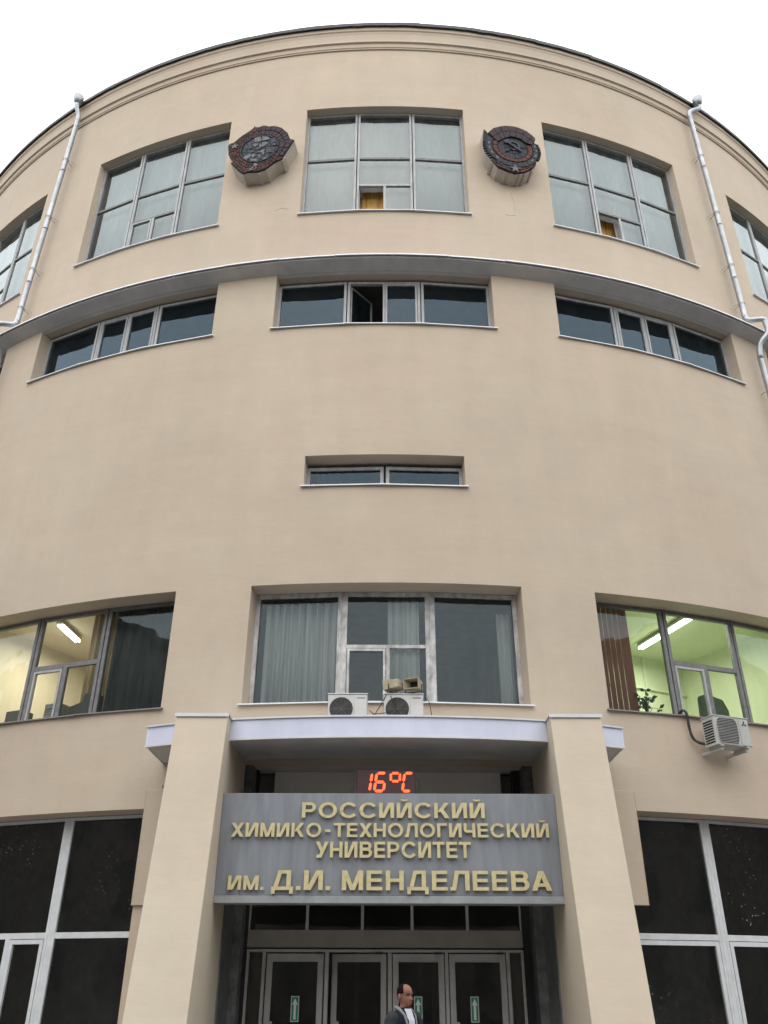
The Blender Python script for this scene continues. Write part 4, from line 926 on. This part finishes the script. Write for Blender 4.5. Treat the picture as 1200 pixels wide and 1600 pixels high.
EL = [(-1.12, 0.35), (-0.97, 0.39), (-0.74, 0.66), (-0.42, 0.91), (-0.39, 1.03), (-0.32, 0.93), (-0.12, 0.99), (0.07, 0.9), (0.22, 0.9), (0.43, 0.77), (0.62, 0.51), (0.71, 0.23), (0.83, 0.17), (0.75, -0.03), (0.57, -0.45), (0.53, -0.58), (0.31, -0.69), (0.07, -0.92), (-0.12, -0.98), (-0.45, -0.94), (-0.57, -0.98), (-0.74, -0.78), (-0.96, -0.46), (-0.9, -0.4), (-1.07, -0.07)]
FACE = [[(-0.35, 0.29), (-0.34, 0.45), (-0.15, 0.49), (-0.11, 0.27), (-0.23, 0.25)], [(-0.12, 0.48), (0.08, 0.41), (0.14, 0.3), (0.02, 0.28), (-0.09, 0.27)], [(-0.39, 0.17), (-0.23, 0.2), (-0.19, 0.13), (-0.31, 0.06)], [(-0.1, 0.21), (-0.02, 0.22), (0.1, 0.17), (0.0, 0.03), (-0.09, 0.01)], [(-0.18, 0.15), (-0.12, 0.18), (-0.09, 0.01), (-0.14, -0.04)], [(-0.31, 0.01), (-0.18, 0.05), (-0.11, -0.06), (-0.26, -0.08)], [(-0.43, -0.08), (-0.32, -0.07), (-0.29, -0.17), (-0.4, -0.18)], [(0.16, 0.34), (0.28, 0.32), (0.34, 0.15), (0.18, 0.15)], [(0.2, 0.11), (0.34, 0.1), (0.32, -0.01), (0.21, 0.01)], [(-0.63, -0.32), (-0.42, -0.2), (-0.37, -0.28), (-0.43, -0.39), (-0.53, -0.43)], [(-0.39, -0.27), (-0.29, -0.2), (-0.25, -0.33), (-0.34, -0.38)], [(-0.4, -0.43), (-0.21, -0.45), (-0.17, -0.58), (-0.37, -0.53)], [(-0.23, -0.2), (0.01, -0.09), (-0.01, -0.35), (-0.09, -0.22)], [(-0.01, -0.49), (0.14, -0.41), (0.07, -0.52), (-0.05, -0.55)], [(-0.18, -0.32), (-0.13, -0.28), (-0.09, -0.4), (-0.14, -0.45)], [(-0.5, 0.19), (-0.42, 0.21), (-0.4, 0.01), (-0.46, -0.01)], [(0.02, -0.01), (0.17, -0.01), (0.23, -0.28), (0.06, -0.27)]]
cx, cz, rd = -0.17, -0.02, 0.555
tl = []
oR = lambda a: outline_r(EL, cx, cz, a)
tl += polar_tiles(cx, cz, rd + 0.03, oR, rad(-38), rad(92), rad(11), 2, 0.014, lambda a, l: m_sm_pur, 0.03, 0.022)          # banner, upper right
tl += polar_tiles(cx, cz, rd + 0.03, oR, rad(92), rad(322), rad(8), 4, 0.011, lambda a, l: random.choice((m_sm_red, m_sm_red, m_sm_brown, m_sm_pur)), 0.03, 0.022)   # ears of wheat
tl += [('tile', ring_seg(cx, cz, rd - 0.035, rd + 0.012, rad(a), rad(a + 21.5), 4), m_sm_dark, 0.03, 0.03) for a in range(0, 360, 24)]
tl += polar_tiles(cx, cz, 0.06, lambda a: rd - 0.045, 0, 2 * pi, rad(21), 3, 0.009, lambda a, l: m_sm_blue if random.random() < 0.7 else m_sm_dark, 0.03, 0.016)
bright = (0, 1, 2, 3, 4, 9, 10, 11, 12, 13, 14)
tl += [('portrait_tile', inset(p, 0.006), m_sm_grey if i in bright else m_sm_blue, 0.046, 0.018) for i, p in enumerate(FACE)]
tl += [('star', star(-0.9, 0.2, 0.13), m_sm_grey, 0.053, 0.02)]
tl += [('sickle', ring_seg(-0.29, -0.81, 0.075, 0.11, rad(-150), rad(70)), m_sm_grey, 0.053, 0.02), ('hammer', [(-0.4, -0.93), (-0.37, -0.95), (-0.2, -0.75), (-0.23, -0.72)], m_sm_grey, 0.06, 0.02), ('hammer', [(-0.28, -0.7), (-0.22, -0.65), (-0.14, -0.72), (-0.19, -0.78)], m_sm_grey, 0.06, 0.02)]
emblem(-9.2, 22.25, 0.4, EL, 'dark mosaic emblem with a portrait head, wreath and banner, left of the middle window', tl, [(-0.57, -0.97), (-0.12, -0.98), (0.07, -0.91), (0.53, -0.58), (0.57, -0.5)])

ER0 = [(-0.65, 0.68), (-0.54, 0.53), (-0.38, 0.74), (-0.18, 0.86), (0.05, 0.93), (0.3, 0.94), (0.56, 0.85), (0.76, 0.66), (0.86, 0.57), (0.81, 0.38)]
ER1 = [(0.8, -0.36), (0.78, -0.55), (0.65, -0.76), (0.43, -0.94), (0.13, -1.05), (-0.12, -0.97), (-0.33, -0.88), (-0.51, -0.61)]
cx, cz = 0.14, 0.0
right_teeth = []
for k in range(8):       # cog teeth on the right
    a = rad(22 - k * 6.6); r0, r1 = 0.76, 0.83
    right_teeth += [(cx + r1 * cos(a), cz + r1 * sin(a)), (cx + r1 * cos(a - rad(3.3)), cz + r1 * sin(a - rad(3.3))), (cx + r0 * cos(a - rad(3.4)), cz + r0 * sin(a - rad(3.4))), (cx + r0 * cos(a - rad(6.5)), cz + r0 * sin(a - rad(6.5)))]
left_teeth = []
for k in range(8):
    a = rad(222 - k * 6.6); r0, r1 = 0.78, 0.86
    left_teeth += [(cx + r0 * cos(a), cz + r0 * sin(a)), (cx + r0 * cos(a - rad(3.2)), cz + r0 * sin(a - rad(3.2))), (cx + r1 * cos(a - rad(3.3)), cz + r1 * sin(a - rad(3.3))), (cx + r1 * cos(a - rad(6.5)), cz + r1 * sin(a - rad(6.5)))]
ER = ER0 + right_teeth + ER1 + left_teeth
oR = lambda a: outline_r(ER, cx, cz, a)
tl = []
BAN = [(-0.54, 0.51), (-0.38, 0.72), (-0.18, 0.84), (0.05, 0.91), (0.3, 0.92), (0.56, 0.83), (0.76, 0.64), (0.84, 0.55), (0.74, 0.23), (0.58, 0.19), (0.48, 0.34), (0.32, 0.44), (0.1, 0.45), (-0.1, 0.32), (-0.26, 0.12)]
bo = [(-0.54, 0.51), (-0.38, 0.72), (-0.18, 0.84), (0.05, 0.91), (0.3, 0.92), (0.56, 0.83), (0.78, 0.62), (0.84, 0.52)]
bi = [(-0.30, 0.16), (-0.17, 0.26), (-0.06, 0.36), (0.1, 0.45), (0.26, 0.455), (0.42, 0.40), (0.54, 0.27), (0.72, 0.22)]
for k in range(7):
    for j in range(2):
        f0, f1 = j / 2, (j + 1) / 2; lp = lambda a, b, f: (a[0] + (b[0] - a[0]) * f, a[1] + (b[1] - a[1]) * f)
        tl.append(('tile', inset([lp(bi[k], bo[k], f0), lp(bi[k + 1], bo[k + 1], f0), lp(bi[k + 1], bo[k + 1], f1), lp(bi[k], bo[k], f1)], 0.01), m_sm_pur, 0.03, 0.05))
ell = lambda a: 0.44; 
tl += polar_tiles(cx, cz, 0.45, lambda a: 0.59, rad(158), rad(382), rad(16), 1, 0.008, m_sm_red, 0.03, 0.03)
tl += polar_tiles(cx, cz, 0.60, lambda a: min(0.79, oR(a)), rad(152), rad(385), rad(13), 1, 0.009, m_sm_dark, 0.03, 0.024)
for a in (170, 186, 202, 222, 318, 338, 356, 372): tl.append(('inlay', ring_seg(cx, cz, 0.665, 0.71, rad(a), rad(a + 8), 2), m_sm_grey, 0.056, 0.008))
for k in range(8):
    a = 22 - k * 6.6; tl.append(('cog_tooth', ring_seg(cx, cz, 0.765, 0.825, rad(a - 3.0), rad(a - 0.3), 1), m_sm_dark, 0.03, 0.024))
    a = 222 - k * 6.6; tl.append(('cog_tooth', ring_seg(cx, cz, 0.785, 0.855, rad(a - 6.2), rad(a - 3.6), 1), m_sm_dark, 0.03, 0.024))
tl += polar_tiles(cx, cz, 0.05, lambda a: 0.44, 0, 2 * pi, rad(30), 2, 0.008, m_sm_dark, 0.03, 0.012)
tl += polar_tiles(cx, cz, 0.80, lambda a: max(0.86, oR(a)), rad(232), rad(312), rad(9), 2, 0.01, lambda a, l: random.choice((m_sm_brown, m_sm_pur, m_sm_pur, m_sm_red)), 0.03, 0.03)
tl += [('sickle', ring_seg(0.17, 0.09, 0.135, 0.19, rad(-120), rad(150), 14), m_sm_blue, 0.045, 0.03), ('sickle', [(0.03, -0.10), (0.08, -0.06), (-0.02, -0.2), (-0.07, -0.18)], m_sm_blue, 0.045, 0.03),
       ('hammer', [(-0.02, 0.17), (0.02, 0.21), (0.4, -0.11), (0.36, -0.15)], m_sm_blue, 0.06, 0.03), ('hammer', [(-0.12, 0.2), (0.0, 0.31), (0.07, 0.24), (-0.05, 0.13)], m_sm_blue, 0.06, 0.034)]
tl += [('star', star(0.14, -0.9, 0.15), m_sm_grey, 0.06, 0.03)]
emblem(9.2, 22.25, 0.4, ER, 'dark mosaic emblem with hammer and sickle in a cogwheel, right of the middle window', tl, [(-0.48, -0.66), (-0.12, -0.97), (0.3, -0.99), (0.45, -0.93), (0.66, -0.75)], ER0 + ring_seg(cx, cz, 0.1, 0.77, rad(-24), rad(22), 6)[6::-1] + ER1 + ring_seg(cx, cz, 0.1, 0.79, rad(170), rad(222), 6)[6::-1])

# ------------------------------------------------------------------ the man at the door
def person(loc, yaw):
    root = thing('person', 'balding man in a dark navy jacket and white shirt walking out of the doors', 'person', loc)
    Rm = Matrix.Rotation(yaw, 3, 'Z'); L0 = Vector(loc)
    def tr(p): return L0 + Rm @ Vector(p)
    def skin(name, verts, edges, radii, m_, lvl=2, extra=None, parent=root):
        me = bpy.data.meshes.new(name); me.from_pydata([Rm @ Vector(v) for v in verts], edges, []); o = bpy.data.objects.new(name, me); COL.objects.link(o); place(o, loc, parent)
        o.modifiers.new('skin', 'SKIN')
        for i, r in enumerate(radii):
            sv = me.skin_vertices[0].data[i]; sv.radius = r if isinstance(r, tuple) else (r, r); sv.use_root = i == 0
        sb = o.modifiers.new('subdivision', 'SUBSURF'); sb.levels = lvl; sb.render_levels = lvl
        dg = bpy.context.evaluated_depsgraph_get(); dg.update(); m2 = bpy.data.meshes.new_from_object(o.evaluated_get(dg)); o.modifiers.clear(); o.data = m2
        if extra:
            import bmesh
            bm = bmesh.new(); bm.from_mesh(m2); off = Vector(loc)
            vv = [bm.verts.new(v - off) for v in extra.v]
            for f in extra.f:
                try: bm.faces.new([vv[i] for i in f])
                except ValueError: pass
            bm.to_mesh(m2); bm.free()
        m2.materials.clear(); m2.materials.append(m_)
        for p_ in m2.polygons: p_.use_smooth = True
        return o
    # head as rings: (z, half width, front, back)
    rings = [(1.40, .060, -.04, .07), (1.45, .058, -.045, .065), (1.475, .050, -.078, .062), (1.487, .046, -.096, .065), (1.503, .054, -.101, .070), (1.52, .060, -.098, .078), (1.535, .064, -.103, .084), (1.55, .067, -.098, .09), (1.566, .070, -.094, .095), (1.582, .072, -.091, .098), (1.60, .0745, -.101, .101), (1.625, .0755, -.099, .102), (1.65, .072, -.09, .096), (1.672, .060, -.07, .08), (1.688, .040, -.042, .052), (1.695, .012, -.012, .02)]
    hb = MB(); K = 24; vs = []
    for z, w_, f, b in rings:
        cy = (f + b) / 2; ry = (b - f) / 2
        for k in range(K):
            a = 2 * pi * k / K - pi / 2; x = w_ * cos(a); y = cy + ry * sin(a)
            if k in (0,) and 1.515 < z < 1.59: y -= {1.52: .014, 1.535: .036, 1.55: .033, 1.566: .024, 1.582: .014}.get(z, 0)
            if k in (1, K - 1) and 1.515 < z < 1.56: y -= 0.008
            if k in (2, 3, K - 2, K - 3) and 1.575 < z < 1.59: y += 0.006
            vs.append(tr((x, y, z)))
    fs = [(i * K + k, i * K + (k + 1) % K, (i + 1) * K + (k + 1) % K, (i + 1) * K + k) for i in range(len(rings) - 1) for k in range(K)] + [tuple(range((len(rings) - 1) * K, len(rings) * K))]
    hb.add(vs, fs)
    for s in (-1, 1):
        e = MB(); e.ball((0, 0, 0), .012, .022, .034, 10); hb.add([tr(Vector((s * .077, .012, 1.565)) + v) for v in e.v], e.f)
    V = [(0, .01, .93), (0, .015, 1.12), (0, .012, 1.30), (0, .02, 1.40)]; E = [(0, 1), (1, 2), (2, 3)]; Rr = [(.10, .08), (.10, .08), (.09, .07), .056]
    for s in (-1, 1):
        i = len(V); V += [(s * .16, .02, 1.36), (s * .215, .04, 1.08), (s * .20, -.06, .86), (s * .195, -.09, .80)]; E += [(2, i), (i, i + 1), (i + 1, i + 2), (i + 2, i + 3)]; Rr += [.035, .034, .028, (.04, .02)]
        for k, (dx, dy, dz, ln) in enumerate(((-.03, -.01, -.03, .5), (-.012, -.02, -.08, 1), (.004, -.022, -.085, 1), (.02, -.02, -.078, 1))):
            j = len(V); V += [(s * (.195 - dx), -.10 + dy * .5, .78 + dz * .4), (s * (.195 - dx), -.10 + dy * 1.2, .78 + dz)]; E += [(i + 3, j), (j, j + 1)]; Rr += [.010, .008]
        i = len(V); fy = -.12 if s > 0 else .10
        V += [(s * .09, .01, .88), (s * .10, .01 + fy * .6, .48), (s * .10, .03 + fy, .09), (s * .105, -.12 + fy, .04)]; E += [(0, i), (i, i + 1), (i + 1, i + 2), (i + 2, i + 3)]; Rr += [.06, .045, .035, .028]
    skin('body', V, E, Rr, m_skin, 2, hb)
    # jacket: rings (z, half width, half depth, centre y)
    q = MB(); K = 28; JR = [(.78, .185, .135, .015), (.80, .20, .148, .015), (.95, .195, .145, .015), (1.10, .20, .142, .015), (1.24, .215, .140, .012), (1.33, .212, .126, .012), (1.375, .190, .110, .016), (1.405, .145, .098, .02), (1.43, .098, .088, .02), (1.455, .080, .080, .02), (1.452, .068, .068, .02)]
    vs = [tr((w_ * cos(2 * pi * k / K), cy + d_ * sin(2 * pi * k / K) * (1.0 if z > 1.38 else 1 + 0.03 * sin(5 * k + 40 * z)), z)) for z, w_, d_, cy in JR for k in range(K)]
    q.add(vs, [(i * K + k, i * K + (k + 1) % K, (i + 1) * K + (k + 1) % K, (i + 1) * K + k) for i in range(len(JR) - 1) for k in range(K)] + [tuple(range(K))[::-1]]); q.build('jacket', m_navy, root, smooth=True)
    for s in (-1, 1):
        q = MB(); q.tube(smooth_path([tr(v) for v in ((s * .13, .018, 1.352), (s * .185, .02, 1.335), (s * .222, .025, 1.25), (s * .245, .045, 1.08), (s * .235, .0, .97), (s * .215, -.055, .86))], 4), [.05 + .035 * min(1, i / 3) - .002 * max(0, i - 4) + .002 * sin(2.3 * i) for i in range(21)], 14); q.build('sleeve', m_sleeve, root, smooth=True)
        fy = -.12 if s > 0 else .10
        skin('trouser_leg', [(s * .08, .01, .90), (s * .095, .01, .82), (s * .10, .01 + fy * .6, .48), (s * .10, .03 + fy, .12)], [(0, 1), (1, 2), (2, 3)], [.10, .098, .072, .058], m_trous)
        skin('shoe', [(s * .10, .05 + fy, .05), (s * .102, -.03 + fy, .045), (s * .106, -.15 + fy, .035)], [(0, 1), (1, 2)], [.042, .045, .036], m_black)
    # shirt front: a curved wedge standing proud of the jacket opening
    q = MB(); pts = []
    for z, w_, y in ((0.86, .05, -.142), (1.05, .055, -.138), (1.22, .062, -.138), (1.33, .064, -.126), (1.40, .056, -.096), (1.445, .058, -.072)):
        pts.append([(-w_, y + .025, z), (-w_ * .5, y, z), (w_ * .5, y, z), (w_, y + .025, z)])
    for r0, r1 in zip(pts, pts[1:]):
        for k in range(3): q.quad(tr(r0[k]), tr(r0[k + 1]), tr(r1[k + 1]), tr(r1[k]))
    for k in range(3): q.quad(tr(Vector(pts[0][k]) + Vector((0, .05, 0))), tr(Vector(pts[0][k + 1]) + Vector((0, .05, 0))), tr(pts[0][k + 1]), tr(pts[0][k]))
    q.build('shirt', m_shirt, root, smooth=True)
    # hood lining collar
    for s in (-1, 1):
        q = MB(); path = [(s * .02, .105, 1.45), (s * .08, .07, 1.455), (s * .098, -.01, 1.435), (s * .088, -.085, 1.375), (s * .072, -.128, 1.25), (s * .06, -.137, 1.10)]
        q.tube([tr(p_) for p_ in path], [.016, .021, .02, .017, .013, .009] if s < 0 else [.018, .018, .014, .012, .01, .008], 8); q.build('collar', m_lining, root, smooth=True)
    # shirt collar
    q = MB(); q.tube([tr((.066 * sin(a), .015 - .066 * cos(a), 1.435 + .012 * cos(a) * -1)) for a in [i * pi / 8 - pi for i in range(17)]], .016, 6); q.build('shirt_collar', m_shirt, root, smooth=True)
    # hair: sides and back only, thin on top
    q = MB(); K = 28; vs = []; keep = []
    hr = [r for r in rings if r[0] >= 1.535]
    for i, (z, w_, f, b) in enumerate(hr):
        cy = (f + b) / 2; ry = (b - f) / 2
        for k in range(K):
            a = 2 * pi * k / K - pi / 2; sc = 1.055; vs.append(tr((w_ * sc * cos(a), cy + ry * sc * sin(a), z + (0.006 if z > 1.67 else 0))))
    for i in range(len(hr) - 1):
        for k in range(K):
            am = 2 * pi * (k + .5) / K - pi / 2; z = hr[i][0]; y = sin(am)
            lim = 0.45 if z < 1.56 else (-0.10 if z < 1.60 else (-0.42 if z < 1.65 else -0.50))
            if y > lim: keep.append((i * K + k, i * K + (k + 1) % K, (i + 1) * K + (k + 1) % K, (i + 1) * K + k))
    q.add(vs, keep); ho = q.build('hair', m_hair, root, smooth=True); sm = ho.modifiers.new('thickness', 'SOLIDIFY'); sm.thickness = 0.006
    q = MB()
    for s in (-1, 1):
        e = MB(); e.ball((0, 0, 0), .013, .007, .006, 8); q.add([tr(Vector((s * .03, -.083, 1.581)) + v) for v in e.v], e.f)
        q.tube([tr((s * .012, -.101, 1.595)), tr((s * .033, -.097, 1.600)), tr((s * .053, -.077, 1.594))], .007, 6)
    for s in (-1, 1):
        e = MB(); e.ball((0, 0, 0), .007, .008, .005, 6); q.add([tr(Vector((s * .011, -.118, 1.531)) + v) for v in e.v], e.f)  # dark nostril balls also stand for the shade under the nose
    q.build('eyes_brows_nose_shade', m_eye, root)
    q = MB(); q.tube([tr((-.026, -.088, 1.511)), tr((0, -.102, 1.514)), tr((.026, -.088, 1.511))], .006, 6); q.build('mouth', mat('lip', (0.22, 0.09, 0.08), 0.6), root)
person((0.25, 11.62, 0.0 - 0.03), rad(44))

# ------------------------------------------------------------------ unseen blocks added to shade the walls and darken the lower panes
ob = thing('added_opposite_block', 'unseen invented block across the street, added to darken the ground floor glass', 'building', (0, -30, 0))
q = MB(); q.box(-70, 70, -42, -30, 0, 15.5); q.build('wall', m_brick, ob)
q = MB(); q.prism([(-71, -29.5, 15.51), (71, -29.5, 15.51), (71, -36, 18.0), (-71, -36, 18.0)], Vector((0, 0, 0.2))); q.prism([(-71, -36, 18.0), (71, -36, 18.0), (71, -42.5, 15.51), (-71, -42.5, 15.51)], Vector((0, 0, 0.2))); q.build('roof', m_roof, ob)
me0 = None
for i in range(-10, 11):
    for j in range(4):
        x, z = i * 6.4, 1.6 + j * 3.6
        if me0 is None:
            q = MB(); q.box(x - 0.8, x + 0.8, -29.99, -29.9, z, z + 2.0); wo = q.build('window', m_frd, ob); me0 = wo.data
        else:
            wo = bpy.data.objects.new('window', me0); COL.objects.link(wo); place(wo, (x, -29.945, z), ob)

for x0, x1, lab in ((-44, -25, 'unseen block added left of the forecourt to shade the drum wall'), (25, 44, 'unseen block added right of the forecourt to shade the drum wall')):
    fb_ = thing('added_shade_block', lab, 'building', ((x0 + x1) / 2, -6, 0))  # invented block out of view, placed to darken the sides of the drum
    q = MB(); q.box(x0, x1, -26, 9, 0, 18); q.build('wall', m_brick, fb_)
    q = MB(); q.box(x0 - 0.4, x1 + 0.4, -26.4, 9.4, 18.01, 18.4); q.build('roof', m_roof, fb_)
    xf = x1 if x1 < 0 else x0; mw = None
    for i in range(8):
        for j in range(5):
            y, z = -23.5 + i * 4.1, 1.4 + j * 3.3
            if mw is None:
                q = MB(); q.box(xf - 0.05, xf + 0.05, y - 0.8, y + 0.8, z, z + 2.1); wo = q.build('window', m_frd, fb_); mw = wo.data
            else:
                wo = bpy.data.objects.new('window', mw); COL.objects.link(wo); place(wo, (xf, y, z), fb_)
